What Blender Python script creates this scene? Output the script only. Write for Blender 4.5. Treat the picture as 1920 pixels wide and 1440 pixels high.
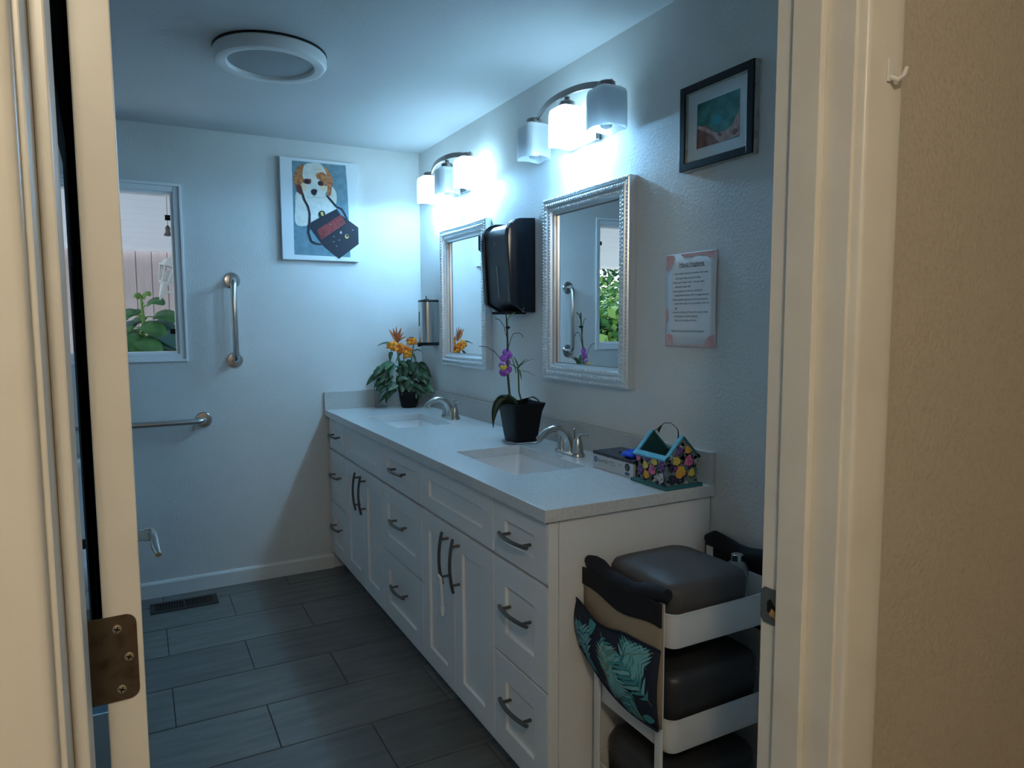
import bpy, math, random
from mathutils import Vector, Matrix
random.seed(7)
R = math.radians
for o in list(bpy.data.objects): bpy.data.objects.remove(o)
scn = bpy.context.scene
col = scn.collection

# ------------------------------------------------------------------ camera
F_PX, YAW, PITCH, ROLL, CAM_H = 1307.6, 0.4922, 0.0892, -0.0046, 1.3924
FW = Vector((math.sin(YAW)*math.cos(PITCH), math.cos(YAW)*math.cos(PITCH), -math.sin(PITCH)))
RT0 = Vector((math.cos(YAW), -math.sin(YAW), 0)); UP0 = RT0.cross(FW)
RT = RT0*math.cos(ROLL)+UP0*math.sin(ROLL); UP = -RT0*math.sin(ROLL)+UP0*math.cos(ROLL)
CAM = Vector((0, 0, CAM_H))
cd = bpy.data.cameras.new('camera'); cam = bpy.data.objects.new('camera', cd); col.objects.link(cam)
cd.sensor_fit = 'HORIZONTAL'; cd.sensor_width = 36; cd.lens = F_PX/1920*36; cd.clip_start = .02
cam.matrix_world = Matrix.Translation(CAM) @ Matrix((RT, UP, -FW)).transposed().to_4x4()
scn.camera = cam
def pray(u, v): return FW + RT*((u-960)/F_PX) - UP*((v-720)/F_PX)
def near(c, u, v):
    "point seen at photo pixel (u,v) at the distance of the thing standing at c"
    d = pray(u, v); return CAM + d*(((Vector(c)-CAM).dot(FW))/d.dot(FW))

# ------------------------------------------------------------------ exposure, sky, sun
scn.view_settings.view_transform = 'Standard'; scn.view_settings.look = 'None'
scn.view_settings.gamma = 1.0; scn.view_settings.use_curve_mapping = False
scn.view_settings.exposure = 1.1
COOL = (.25, .59, 1.0)       # vanity lamps
WARM = (1.0, .86, .64)       # hall lamp
BULB_W = 13.0; SHADE_E = 7.5; HALL_W = 13.0; SKY_E = .18; SUN_E = 3.8
w = bpy.data.worlds.new('sky'); scn.world = w; w.use_nodes = True
nt = w.node_tree; nt.nodes.clear()
sky = nt.nodes.new('ShaderNodeTexSky'); sky.sky_type = 'NISHITA'; sky.sun_disc = False
sky.sun_elevation = R(48); sky.sun_rotation = R(200)
bg = nt.nodes.new('ShaderNodeBackground'); bg.inputs[1].default_value = SKY_E
wo = nt.nodes.new('ShaderNodeOutputWorld')
nt.links.new(sky.outputs[0], bg.inputs[0]); nt.links.new(bg.outputs[0], wo.inputs[0])
sd = bpy.data.lights.new('sun', 'SUN'); sd.energy = SUN_E; sd.angle = R(1); sd.color = (.80, .91, 1.0)
so = bpy.data.objects.new('sun', sd); col.objects.link(so)
so.rotation_euler = Vector((.55, -.55, -.85)).to_track_quat('-Z', 'Y').to_euler()

# ------------------------------------------------------------------ materials
M = {}
def mat(name, color, rough=.5, metal=0., noise=None, bump=None, emit=None, trans=0., alpha=1., stretch=(1, 1, 1), spec=.5, ior=1.45, coat=0.):
    m = bpy.data.materials.new(name); m.use_nodes = True; n = m.node_tree; b = n.nodes['Principled BSDF']
    c = (*color, 1)
    b.inputs['Base Color'].default_value = c; b.inputs['Roughness'].default_value = rough
    b.inputs['Metallic'].default_value = metal; b.inputs['Specular IOR Level'].default_value = spec
    b.inputs['IOR'].default_value = ior; b.inputs['Transmission Weight'].default_value = trans
    b.inputs['Alpha'].default_value = alpha; b.inputs['Coat Weight'].default_value = coat
    tc = None
    def coord():
        nonlocal tc
        if tc is None:
            g = n.nodes.new('ShaderNodeNewGeometry'); tc = n.nodes.new('ShaderNodeMapping')
            n.links.new(g.outputs['Position'], tc.inputs['Vector']); tc.inputs['Scale'].default_value = stretch
        return tc.outputs[0]
    if noise:
        sc, c2, lo, hi = noise
        t = n.nodes.new('ShaderNodeTexNoise'); t.inputs['Scale'].default_value = sc; t.inputs['Detail'].default_value = 6
        n.links.new(coord(), t.inputs['Vector'])
        rmp = n.nodes.new('ShaderNodeValToRGB'); rmp.color_ramp.elements[0].position = lo; rmp.color_ramp.elements[1].position = hi
        rmp.color_ramp.elements[0].color = c; rmp.color_ramp.elements[1].color = (*c2, 1)
        n.links.new(t.outputs['Fac'], rmp.inputs[0]); n.links.new(rmp.outputs[0], b.inputs['Base Color'])
    if bump:
        sc, st, dist = bump
        t = n.nodes.new('ShaderNodeTexNoise'); t.inputs['Scale'].default_value = sc; t.inputs['Detail'].default_value = 3
        g = n.nodes.new('ShaderNodeNewGeometry'); n.links.new(g.outputs['Position'], t.inputs['Vector'])
        bp = n.nodes.new('ShaderNodeBump'); bp.inputs['Strength'].default_value = st; bp.inputs['Distance'].default_value = dist
        n.links.new(t.outputs['Fac'], bp.inputs['Height']); n.links.new(bp.outputs[0], b.inputs['Normal'])
    if emit:
        b.inputs['Emission Color'].default_value = (*emit[0], 1); b.inputs['Emission Strength'].default_value = emit[1]
    M[name] = m; return m
mat('wall', (.74, .73, .71), .6, spec=.3, bump=(110, .32, .003), noise=(3, (.71, .70, .68), .4, .6))
mat('hallwall', (.56, .50, .41), .55, bump=(120, .45, .004), noise=(160, (.51, .455, .37), .5, .62))
mat('ceil', (.60, .61, .62), .7, bump=(60, .25, .003))
mat('trim', (.80, .77, .70), .32, bump=(14, .12, .003), noise=(9, (.74, .70, .63), .45, .75))
mat('whitepaint', (.78, .78, .77), .35)
mat('framewhite', (.92, .92, .92), .5)
mat('cabinet', (.83, .83, .83), .38)
mat('cabdark', (.10, .10, .10), .8)
mat('quartz', (.68, .68, .67), .17, noise=(160, (.61, .61, .60), .45, .62))
mat('splash', (.56, .55, .52), .22, noise=(160, (.50, .49, .46), .45, .62))
mat('porcelain', (.82, .83, .84), .12, coat=.4)
mat('tile', (.125, .125, .12), .36, noise=(5, (.185, .185, .175), .32, .68), stretch=(.8, 5, 1), bump=(40, .08, .002))
mat('tile_b', (.14, .14, .135), .36, noise=(5, (.20, .20, .19), .32, .68), stretch=(.9, 6, 1), bump=(40, .08, .002))
mat('tile_c', (.11, .11, .107), .36, noise=(5, (.165, .165, .158), .32, .68), stretch=(.7, 5.5, 1), bump=(40, .08, .002))
mat('grout', (.085, .085, .082), .9)
mat('hallfloor', (.20, .16, .11), .5)
mat('nickel', (.52, .50, .47), .22, 1.)
mat('steel', (.60, .60, .59), .2, 1.)
mat('brushed', (.55, .54, .52), .33, 1.)
mat('pewter', (.16, .145, .13), .34, .9)
mat('fixmetal', (.30, .27, .26), .3, 1.)
mat('bronze', (.15, .115, .08), .42, .75, noise=(60, (.09, .06, .04), .5, .75))
mat('screw', (.62, .55, .42), .3, .9)
mat('strike', (.22, .20, .17), .38, .85)
mat('rawwood', (.45, .27, .10), .8)
mat('silver', (.74, .77, .79), .28, .7, bump=(120, .12, .002))
mat('silverold', (.52, .50, .44), .34, .8, noise=(40, (.30, .28, .24), .5, .75))
mat('mirror', (.93, .95, .95), .01, 1.)
mat('black', (.008, .009, .011), .35, spec=.3)
mat('blackgloss', (.006, .007, .010), .16)
mat('dispfront', (.028, .034, .048), .42)
mat('smoke', (.17, .18, .19), .3)
mat('blackcloth', (.008, .009, .014), .85)
mat('potblack', (.008, .008, .009), .5, spec=.2)
mat('soil', (.03, .022, .014), .95)
mat('white', (.80, .80, .80), .5)
mat('cartwhite', (.72, .72, .71), .34)
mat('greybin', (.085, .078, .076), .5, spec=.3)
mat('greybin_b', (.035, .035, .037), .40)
mat('tancloth', (.33, .26, .18), .85, bump=(400, .3, .001))
mat('navy', (.010, .016, .035), .8)
mat('teal1', (.05, .25, .29), .75); mat('teal2', (.17, .42, .46), .75); mat('teal3', (.02, .10, .15), .75); mat('olive', (.16, .24, .16), .75)
mat('paperw', (.76, .78, .80), .7)
mat('paperpink', (.74, .36, .33), .7, noise=(40, (.70, .50, .48), .4, .65))
mat('ink', (.03, .04, .05), .7); mat('inksoft', (.10, .12, .14), .7)
mat('canvas', (.80, .82, .84), .7, bump=(500, .15, .001))
mat('p_blue', (.14, .24, .29), .7, noise=(30, (.19, .31, .37), .35, .65))
mat('p_white', (.80, .77, .70), .7, noise=(40, (.68, .66, .60), .4, .7)); mat('p_cream', (.80, .62, .42), .7)
mat('p_brown', (.42, .12, .04), .7, noise=(60, (.66, .29, .11), .4, .65)); mat('p_dkbrown', (.13, .03, .025), .7)
mat('p_black', (.008, .008, .018), .6); mat('p_red', (.30, .03, .025), .6, noise=(50, (.12, .012, .015), .4, .7)); mat('p_gold', (.75, .52, .12), .5); mat('p_grey', (.50, .52, .52), .7)
mat('art_teal', (.02, .12, .11), .6, noise=(30, (.05, .24, .21), .35, .65)); mat('art_blue', (.01, .25, .30), .6)
mat('art_brown', (.12, .045, .035), .6, noise=(45, (.24, .11, .08), .35, .65)); mat('art_pink', (.48, .30, .28), .6, noise=(60, (.30, .16, .13), .4, .65)); mat('mat_board', (.60, .66, .68), .8)
mat('gold', (.55, .45, .25), .4, .6)
mat('leafdk', (.022, .055, .022), .5, noise=(40, (.05, .11, .05), .4, .7)); mat('leafmd', (.05, .13, .05), .5, noise=(40, (.10, .19, .10), .4, .7))
mat('leafgrey', (.11, .16, .10), .55, noise=(40, (.20, .25, .17), .4, .7)); mat('leaforchid', (.016, .03, .012), .4)
mat('leafblue', (.03, .16, .15), .5)
mat('orange', (.95, .24, .01), .6, noise=(60, (.98, .40, .02), .4, .65)); mat('orange_b', (.85, .13, .01), .6, noise=(60, (.90, .24, .03), .4, .65)); mat('coral', (.62, .19, .07), .6)
mat('purple', (.32, .06, .42), .55, noise=(80, (.50, .20, .60), .4, .7)); mat('yellow', (.70, .55, .05), .6)
mat('stem', (.09, .13, .04), .6); mat('twig', (.02, .018, .012), .8)
mat('glass', (.95, .97, .97), .02, trans=1., ior=1.45)
mat('pane', (.97, .985, .985), .0, trans=1., ior=1.02, spec=.25)
mat('thinglass', (.95, .97, .98), .02, trans=1., ior=1.08)
mat('clearplastic', (.80, .85, .88), .08, trans=.85, ior=1.3)
mat('skyblue', (.10, .42, .58), .5, noise=(50, (.14, .50, .66), .4, .6)); mat('tealpaint', (.03, .16, .17), .5); mat('tealdark', (.012, .06, .065), .6)
mat('f_base', (.11, .16, .17), .6, noise=(60, (.20, .26, .26), .4, .65)); mat('f_pink', (.62, .07, .22), .6, noise=(150, (.75, .25, .38), .4, .7)); mat('f_yel', (.68, .52, .08), .6); mat('f_org', (.70, .30, .03), .6, noise=(120, (.75, .42, .08), .4, .65)); mat('f_pur', (.16, .05, .25), .6); mat('f_dk', (.02, .025, .05), .6); mat('f_wht', (.50, .52, .50), .6); mat('f_grn', (.10, .20, .06), .6)
mat('boxtop', (.03, .032, .045), .5, noise=(60, (.07, .07, .09), .45, .65)); mat('boxside', (.55, .55, .56), .6); mat('logoblue', (.02, .10, .32), .5); mat('glove', (.01, .10, .75), .45)
mat('rubber', (.02, .02, .02), .7)
mat('shade_off', (.92, .94, .95), .4)
M['shade_off'].node_tree.nodes['Principled BSDF'].inputs['Subsurface Weight'].default_value = 1.0
M['shade_off'].node_tree.nodes['Principled BSDF'].inputs['Subsurface Radius'].default_value = (.12, .12, .12)
M['shade_off'].node_tree.nodes['Principled BSDF'].inputs['Subsurface Scale'].default_value = 1.0
mat('shade_on', (.9, .95, 1.), .3, emit=((.42, .76, 1.0), SHADE_E))
mat('lens', (.34, .36, .38), .55, bump=(400, .4, .002))
mat('hallglass', (.9, .9, .9), .4, emit=((1, .80, .52), 3.))
mat('vent', (.030, .025, .022), .45, .4); mat('ventdark', (.004, .004, .004), .9)
mat('boards', (.56, .47, .46), .7, noise=(8, (.50, .42, .41), .4, .65), stretch=(6, 6, .6)); mat('porchwhite', (.90, .90, .92), .6)
mat('lanternw', (.85, .85, .83), .35); mat('outgreen', (.03, .13, .05), .5, noise=(12, (.08, .24, .07), .35, .65)); mat('outblue', (.04, .14, .13), .5); mat('outlight', (.20, .36, .08), .5)
mat('lawn', (.08, .17, .06), .9, noise=(6, (.12, .22, .08), .4, .65)); mat('soilout', (.20, .16, .12), .9); mat('bark', (.10, .07, .05), .9)
mat('binblue', (.55, .70, .80), .5)
mat('concrete', (.74, .76, .80), .85)

# ------------------------------------------------------------------ mesh helpers
W = {}                                   # world position of each object's origin
class MB:
    def __init__(s): s.v = []; s.f = []; s.m = []; s.slots = []; s.cur = 0
    def use(s, m):
        if m not in s.slots: s.slots.append(m)
        s.cur = s.slots.index(m); return s
    def add(s, vs, fs):
        o = len(s.v); s.v += [Vector(p) for p in vs]
        for f in fs: s.f.append([i+o for i in f]); s.m.append(s.cur)
        return s
    def box(s, x0, x1, y0, y1, z0, z1):
        return s.add([(x, y, z) for x in (x0, x1) for y in (y0, y1) for z in (z0, z1)],
                     [(0, 1, 3, 2), (4, 6, 7, 5), (0, 4, 5, 1), (2, 3, 7, 6), (0, 2, 6, 4), (1, 5, 7, 3)])
    def prism(s, pts, d):
        "planar polygon pts extruded by vector d"
        n = len(pts); a = [Vector(p) for p in pts]; d = Vector(d)
        return s.add(a+[p+d for p in a], [list(range(n))[::-1], list(range(n, 2*n))]+[(i, (i+1) % n, n+(i+1) % n, n+i) for i in range(n)])
    def loft(s, rings, cap0=True, cap1=True, closed=True):
        n = len(rings[0]); fs = []
        for k in range(len(rings)-1):
            for i in range(n if closed else n-1):
                fs.append((k*n+i, k*n+(i+1) % n, (k+1)*n+(i+1) % n, (k+1)*n+i))
        if cap0: fs.append(list(range(n))[::-1])
        if cap1: fs.append([(len(rings)-1)*n+i for i in range(n)])
        return s.add([p for r in rings for p in r], fs)
    def tube(s, path, rad, seg=8, flat=1., caps=True):
        P_ = [Vector(p) for p in path]; rings = []; prev = None
        for i, p in enumerate(P_):
            t = (P_[min(i+1, len(P_)-1)]-P_[max(i-1, 0)]).normalized()
            if prev is None:
                a = Vector((0, 0, 1)) if abs(t.z) < .9 else Vector((1, 0, 0)); n1 = t.cross(a).normalized()
            else: n1 = (prev-t*prev.dot(t)).normalized()
            prev = n1; n2 = t.cross(n1); r = rad[i] if isinstance(rad, (list, tuple)) else rad
            rings.append([p+n1*(math.cos(2*math.pi*k/seg)*r)+n2*(math.sin(2*math.pi*k/seg)*r*flat) for k in range(seg)])
        return s.loft(rings, caps, caps)
    def lathe(s, prof, c, ax=(0, 0, 1), seg=24, cap0=True, cap1=True):
        "prof = [(radius, height along ax)]"
        q = Vector((0, 0, 1)).rotation_difference(Vector(ax)); c = Vector(c)
        return s.loft([[c+q @ Vector((max(r, 1e-5)*math.cos(2*math.pi*k/seg), max(r, 1e-5)*math.sin(2*math.pi*k/seg), h)) for k in range(seg)] for r, h in prof], cap0, cap1)
    def ball(s, c, r, seg=10, sc=(1, 1, 1)):
        n = seg//2; c = Vector(c)
        return s.loft([[c+Vector((sc[0]*r*math.sin(math.pi*j/n+(1e-4 if j in (0, n) else 0))*math.cos(2*math.pi*k/seg), sc[1]*r*math.sin(math.pi*j/n+(1e-4 if j in (0, n) else 0))*math.sin(2*math.pi*k/seg), -sc[2]*r*math.cos(math.pi*j/n))) for k in range(seg)] for j in range(n+1)], True, True)
    def xf(s, mtx):
        s.v = [mtx @ p for p in s.v]; return s
    def build(s, name, m=None, parent=None, org=None, smooth=False, bevel=0, sub=0, solid=0, ang=38):
        if parent is not None: org = W[parent.name]
        elif org is None: org = Vector((0, 0, 0))
        org = Vector(org)
        me = bpy.data.meshes.new(name); me.from_pydata([tuple(p-org) for p in s.v], [], s.f)
        sl = s.slots or [m]
        for k in sl: me.materials.append(M[k])
        if len(sl) > 1: me.polygons.foreach_set('material_index', s.m)
        import bmesh
        b = bmesh.new(); b.from_mesh(me); bmesh.ops.recalc_face_normals(b, faces=b.faces); b.to_mesh(me); b.free()
        if smooth: me.shade_smooth(); me.set_sharp_from_angle(angle=R(ang))
        me.update()
        o = bpy.data.objects.new(name, me); col.objects.link(o); W[o.name] = org
        if parent is not None: o.parent = parent
        else: o.location = org
        if solid: k = o.modifiers.new('solid', 'SOLIDIFY'); k.thickness = solid
        if bevel: k = o.modifiers.new('bevel', 'BEVEL'); k.width = bevel; k.segments = 2; k.limit_method = 'ANGLE'; k.angle_limit = R(40)
        if sub: k = o.modifiers.new('sub', 'SUBSURF'); k.levels = sub; k.render_levels = sub
        return o
def tag(o, label=None, cat=None, group=None, kind=None):
    if label: o['label'] = label
    if cat: o['category'] = cat
    if group: o['group'] = group
    if kind: o['kind'] = kind
    return o
def thing(name, loc, label=None, cat=None, group=None, kind=None):
    o = bpy.data.objects.new(name, None); o.empty_display_size = .05; col.objects.link(o); o.location = loc; W[o.name] = Vector(loc)
    return tag(o, label, cat, group, kind)
def copy_tree(o, d=None, parent=None, label=None):
    c = o.copy(); col.objects.link(c); W[c.name] = W[o.name]+(Vector(d) if d else Vector())
    if parent is not None: c.parent = parent
    else: c.location = W[c.name]
    if label: c['label'] = label
    for ch in o.children: copy_tree(ch, d, c)
    return c
def shift_copy(o, d, parent):
    "a copy of a part under another thing, moved by d relative to its own thing"
    c = o.copy(); col.objects.link(c); c.parent = parent; c.location = Vector(o.location)+Vector(d); W[c.name] = W[parent.name]
    for ch in o.children: shift_copy(ch, (0, 0, 0), c)
    return c
def rrect(x0, x1, y0, y1, r, z, n=4):
    out = []
    for cx, cy, a0 in ((x1-r, y1-r, 0), (x0+r, y1-r, 90), (x0+r, y0+r, 180), (x1-r, y0+r, 270)):
        for k in range(n+1):
            a = R(a0+90*k/n); out.append(Vector((cx+r*math.cos(a), cy+r*math.sin(a), z)))
    return out
def bez(a, b, c, d, n=10):
    a, b, c, d = map(Vector, (a, b, c, d)); return [a*(1-t)**3+b*3*t*(1-t)**2+c*3*t*t*(1-t)+d*t**3 for t in [i/n for i in range(n+1)]]
def arc(a, b, c, n=8):
    a, b, c = map(Vector, (a, b, c)); return [a*(1-t)**2+b*2*t*(1-t)+c*t*t for t in [i/n for i in range(n+1)]]
def leaf_mesh(mb, path, wid, up=(0, 0, 1), fold=.25):
    "a leaf blade along path; wid(t) is the half width"
    n = len(path); rows = []
    for i, p in enumerate(path):
        t = (Vector(path[min(i+1, n-1)])-Vector(path[max(i-1, 0)])).normalized(); s = t.cross(Vector(up))
        if s.length < 1e-3: s = t.cross(Vector((1, .3, 0)))
        s.normalize(); nn = s.cross(t); h = wid(i/(n-1)); p = Vector(p)
        rows.append([p-s*h+nn*h*fold, p, p+s*h+nn*h*fold])
    return mb.loft(rows, False, False, closed=False)
def wl(m): return lambda t: max(.0004, m*math.sin(math.pi*min(1, .06+.94*t)**.8)**.9)
def text_mesh(s, size, org, mtx, align='LEFT'):
    cu = bpy.data.curves.new('t', 'FONT'); cu.body = s; cu.size = size; cu.align_x = align
    o = bpy.data.objects.new('t', cu); col.objects.link(o)
    me = bpy.data.meshes.new_from_object(o.evaluated_get(bpy.context.evaluated_depsgraph_get()))
    vs = [mtx @ v.co + Vector(org) for v in me.vertices]; fs = [list(p.vertices) for p in me.polygons]
    bpy.data.objects.remove(o); bpy.data.curves.remove(cu); bpy.data.meshes.remove(me); return vs, fs
FACE_NX = Matrix(((0, 0, -1), (-1, 0, 0), (0, 1, 0)))     # drawn on a surface that faces -x
XV, YB, ZC = 1.485, 3.90, 2.36

# ------------------------------------------------------------------ structure
def struct(name, mb, m, bevel=0, **k): return tag(mb.build(name, m, bevel=bevel, **k), kind='structure')
fl = struct('floor', MB().box(-1.35, XV, .70, YB, -.06, -.004), 'grout')
tiles = {}
row = 0
for k in range(-7, 5):
    y0 = 2.578+.2955*k; y1 = y0+.292
    odd = k % 2
    for j in range(-4, 4):
        x0 = .3575+.3*(1 if odd == 0 else 0)+.6*j-(.6 if odd == 0 else 0)+0; x0 = (.357 if (k % 2 != 0) else .057)+.602*j
        a, b = max(x0+.002, -1.35), min(x0+.600, XV); c, d = max(y0+.0015, .70), min(y1, YB)
        if b-a < .02 or d-c < .02: continue
        key = (round(b-a, 4), round(d-c, 4))
        mi = ('tile', 'tile_b', 'tile_c')[(k*5+j*3) % 3]
        if (key, mi) in tiles:
            t = tiles[(key, mi)]; o = t.copy(); col.objects.link(o); o.parent = fl; o.location = Vector((a, c, 0)); W[o.name] = Vector()
        else:
            o = MB().box(0, b-a, 0, d-c, -.006, 0).build('tile', mi, fl, bevel=.0012); o.location = Vector((a, c, 0)); tiles[(key, mi)] = o
struct('floor_hall', MB().box(-1.6, 2.2, -1.8, .70, -.06, 0), 'hallfloor')
struct('ceiling', MB().box(-1.45, XV+.1, .634, YB+.1, ZC, ZC+.08), 'ceil')
struct('ceiling_hall', MB().box(-1.6, 2.2, -1.8, .634, ZC, ZC+.08), 'ceil')
struct('wall_right', MB().box(XV, XV+.11, .766, YB, 0, ZC), 'wall')
struct('wall_left', MB().box(-1.45, -1.35, .766, YB, 0, ZC), 'wall')
WX0, WX1, WZ0, WZ1 = -.62, .214, 1.212, 2.068        # window opening
struct('wall_back', MB().box(-1.45, WX0, YB, YB+.14, -.06, ZC).box(WX1, XV+.11, YB, YB+.14, -.06, ZC).box(WX0, WX1, YB, YB+.14, -.06, WZ0).box(WX0, WX1, YB, YB+.14, WZ1, ZC), 'wall')
JL, JR, DT = -.0642, .862, 2.05
struct('wall_front', MB().box(-1.45, JL-.02, .640, .760, 0, ZC).box(JR+.02, XV+.11, .640, .760, 0, ZC).box(JL-.02, JR+.02, .640, .760, DT+.02, ZC), 'wall')
struct('wall_hall_right', MB().box(JR+.02, 2.2, .634, .640, 0, ZC).box(-1.6, JL-.02, .634, .640, 0, ZC).box(JL-.02, JR+.02, .634, .640, DT+.02, ZC), 'hallwall')
struct('wall_hall_back', MB().box(-1.6, 2.2, -1.9, -1.8, 0, ZC).box(-1.7, -1.6, -1.9, .64, 0, ZC).box(2.2, 2.3, -1.9, .64, 0, ZC), 'hallwall')
# baseboards
bb = [(.0, 0), (.012, 0), (.012, .070), (.007, .080), (0, .082)]
struct('baseboard_back', MB().prism([(-1.35, YB-a, b) for a, b in bb], (2.28, 0, 0)), 'whitepaint')
struct('baseboard_left', MB().prism([(-1.35+a, .766, b) for a, b in bb], (0, YB-.78, 0)), 'whitepaint')
struct('baseboard_right', MB().prism([(XV-a, .766, b) for a, b in bb], (0, .74, 0)), 'whitepaint')
struct('baseboard_front', MB().prism([(-1.35, .76+a, b) for a, b in bb], (1.20, 0, 0)), 'whitepaint')
# door frame: jambs with stops, casings
def jamb(x, sgn, nm, nm2):
    m = MB().box(min(x, x-.02*sgn), max(x, x-.02*sgn), .634, .766, 0, DT+.02)
    j = struct(nm, m, 'trim', bevel=.0015)
    MB().box(min(x, x+.012*sgn), max(x, x+.012*sgn), .678, .728, 0, DT).build('door_stop', 'trim', j, bevel=.002)
    cx0 = x-.005*sgn; prof = [(0, .634), (0, .623), (.003, .6195), (.008, .6185), (.055, .6170), (.068, .6165), (.076, .6185), (.082, .624), (.082, .634)]
    c = struct(nm2, MB().prism([(cx0-a*sgn, b, 0) for a, b in prof], (0, 0, DT+.10)), 'trim', smooth=True, ang=50)
    prof2 = [(0, .760), (0, .766), (.010, .772), (.06, .774), (.064, .760)]
    struct(nm2.replace('trim_', 'trim_1'), MB().prism([(cx0-a*sgn, b, 0) for a, b in prof2], (0, 0, DT+.07)), 'trim')
    return j, c
jl, cl = jamb(JL, 1, 'trim_1', 'trim_2')
jr, cr = jamb(JR, -1, 'trim_3', 'trim_4')
struct('trim_5', MB().box(JL-.02, JR+.02, .634, .766, DT, DT+.02).box(JL, JR, .678, .728, DT-.012, DT), 'trim')
struct('trim_6', MB().box(JL-.087, JR+.087, .617, .634, DT+.005, DT+.09), 'trim', bevel=.002)
# strike plate let into the right jamb
sp = MB().prism([(JR-.0012, y, z) for y, z in ((.729, .915), (.729, .972), (.758, .972), (.7645, .965), (.7645, .922), (.758, .915))], (-.0015, 0, 0)).build('strike_plate', 'strike', jr)
MB().prism([(JR-.0028, y, z) for y, z in ((.735, .931), (.735, .944), (.745, .956), (.751, .950), (.751, .934))], (-.0006, 0, 0)).build('latch_hole', 'ventdark', sp)
MB().prism([(JR-.0034, y, z) for y, z in ((.733, .927), (.733, .938), (.742, .941), (.747, .930))], (-.0004, 0, 0)).build('worn_wood', 'rawwood', sp)
for z in (.922, .966): MB().lathe([(.0032, 0), (.0032, .0008)], (JR-.0026, .744, z), (-1, 0, 0), 10).build('screw', 'strike', sp)

# window in the back wall
wi = thing('window_1', (WX0, YB, WZ0), kind='structure')
def ring(mb, x0, x1, z0, z1, wd, y0, y1):
    return mb.box(x0, x0+wd, y0, y1, z0, z1).box(x1-wd, x1, y0, y1, z0, z1).box(x0+wd, x1-wd, y0, y1, z0, z0+wd).box(x0+wd, x1-wd, y0, y1, z1-wd, z1)
ring(MB(), WX0-.012, WX1+.012, WZ0-.012, WZ1+.012, .012, YB-.008, YB).build('edge_bead', 'framewhite', wi, bevel=.002)
ring(MB(), WX0, WX1, WZ0, WZ1, .026, YB+.004, YB+.12).build('window_frame', 'framewhite', wi, bevel=.002)
ring(MB(), WX0+.026, WX1-.026, WZ0+.026, WZ1-.026, .012, YB+.018, YB+.10).build('sash', 'framewhite', wi, bevel=.002)
MB().box(WX0+.034, WX1-.034, YB+.048, YB+.052, WZ0+.034, WZ1-.034).build('pane', 'pane', wi)
for z, dx in ((1.905, .0), (1.338, .0)): MB().box(WX1-.064, WX1-.040, YB+.036, YB+.047, z, z+.026).build('clip', 'black', wi, bevel=.001)

# the open door, swung a little past square
DA = R(3.0); DP = Vector((-.0435, .790, 0))
DM = Matrix.Translation(DP) @ Matrix.Rotation(DA, 4, 'Z')
DHT = 1.985
dr = thing('door_1', DP, kind='structure')
MB().box(0, .035, 0, .90, .012, DHT).xf(DM).build('door_slab', 'trim', dr, bevel=.0015)
def hinge(zc):
    pts = [(-.013, 0)]+[(.0295-.010+.010*math.sin(a), .0445-.010+.010*math.cos(a)) for a in [R(15*k) for k in range(7)]]+[(.0295-.010+.010*math.cos(a), -.0445+.010-.010*math.sin(a)) for a in [R(15*k) for k in range(7)]]
    pts = [(-.013, .0445)]+pts[1:]+[(-.013, -.0445)]
    h = MB().prism([(x, -.0016, zc+z) for x, z in pts], (0, .0014, 0)).xf(DM).build('hinge_leaf', 'bronze', dr)
    for k in range(5):
        z0 = zc-.0445+k*.0178; MB().lathe([(.0055, 0), (.0062, .001), (.0062, .0163), (.0055, .0173)], DM @ Vector((-.0165, .0035, z0)), (0, 0, 1), 12).build('knuckle', 'bronze', h, smooth=True)
    for x, z in ((.012, .031), (.0215, .000), (.0135, -.0325)):
        c = DM @ Vector((x, -.0016, zc+z))
        s_ = MB().lathe([(.0046, 0), (.0042, .0012), (.003, .0016)], c, (0, -1, 0), 16).build('screw', 'screw', h, smooth=True)
        MB().box(c.x-.0028, c.x+.0028, c.y-.0021, c.y-.0012, c.z-.0006, c.z+.0006).box(c.x-.0006, c.x+.0006, c.y-.0021, c.y-.0012, c.z-.0028, c.z+.0028).xf(Matrix.Translation(c) @ Matrix.Rotation(R(20), 4, 'Y') @ Matrix.Translation(-c)).build('cross_slot', 'ventdark', s_)
for zc in (1.0535, .22, 1.80): hinge(zc)
def lever(side):
    x0 = .035 if side > 0 else 0.; yl = .838; zl = .948
    m = MB().lathe([(.030, 0), (.030, .004), (.025, .010), (.013, .012)], (x0, yl, zl), (side, 0, 0), 24).xf(DM)
    lv = m.build('lever', 'nickel', dr, smooth=True)
    MB().lathe([(.011, .010), (.011, .045), (.013, .048), (.013, .060)], (x0, yl, zl), (side, 0, 0), 18).xf(DM).build('neck', 'nickel', lv, smooth=True)
    pth = [(x0+side*.060, yl+.010, zl+.004), (x0+side*.061, yl-.01, zl+.003), (x0+side*.063, yl-.04, zl-.001), (x0+side*.062, yl-.08, zl-.008), (x0+side*.064, yl-.115, zl-.012)]
    MB().tube(pth, [.008, .009, .0075, .0085, .006], 12, .8).xf(DM).build('grip', 'nickel', lv, smooth=True)
lever(1); lever(-1)

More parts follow.
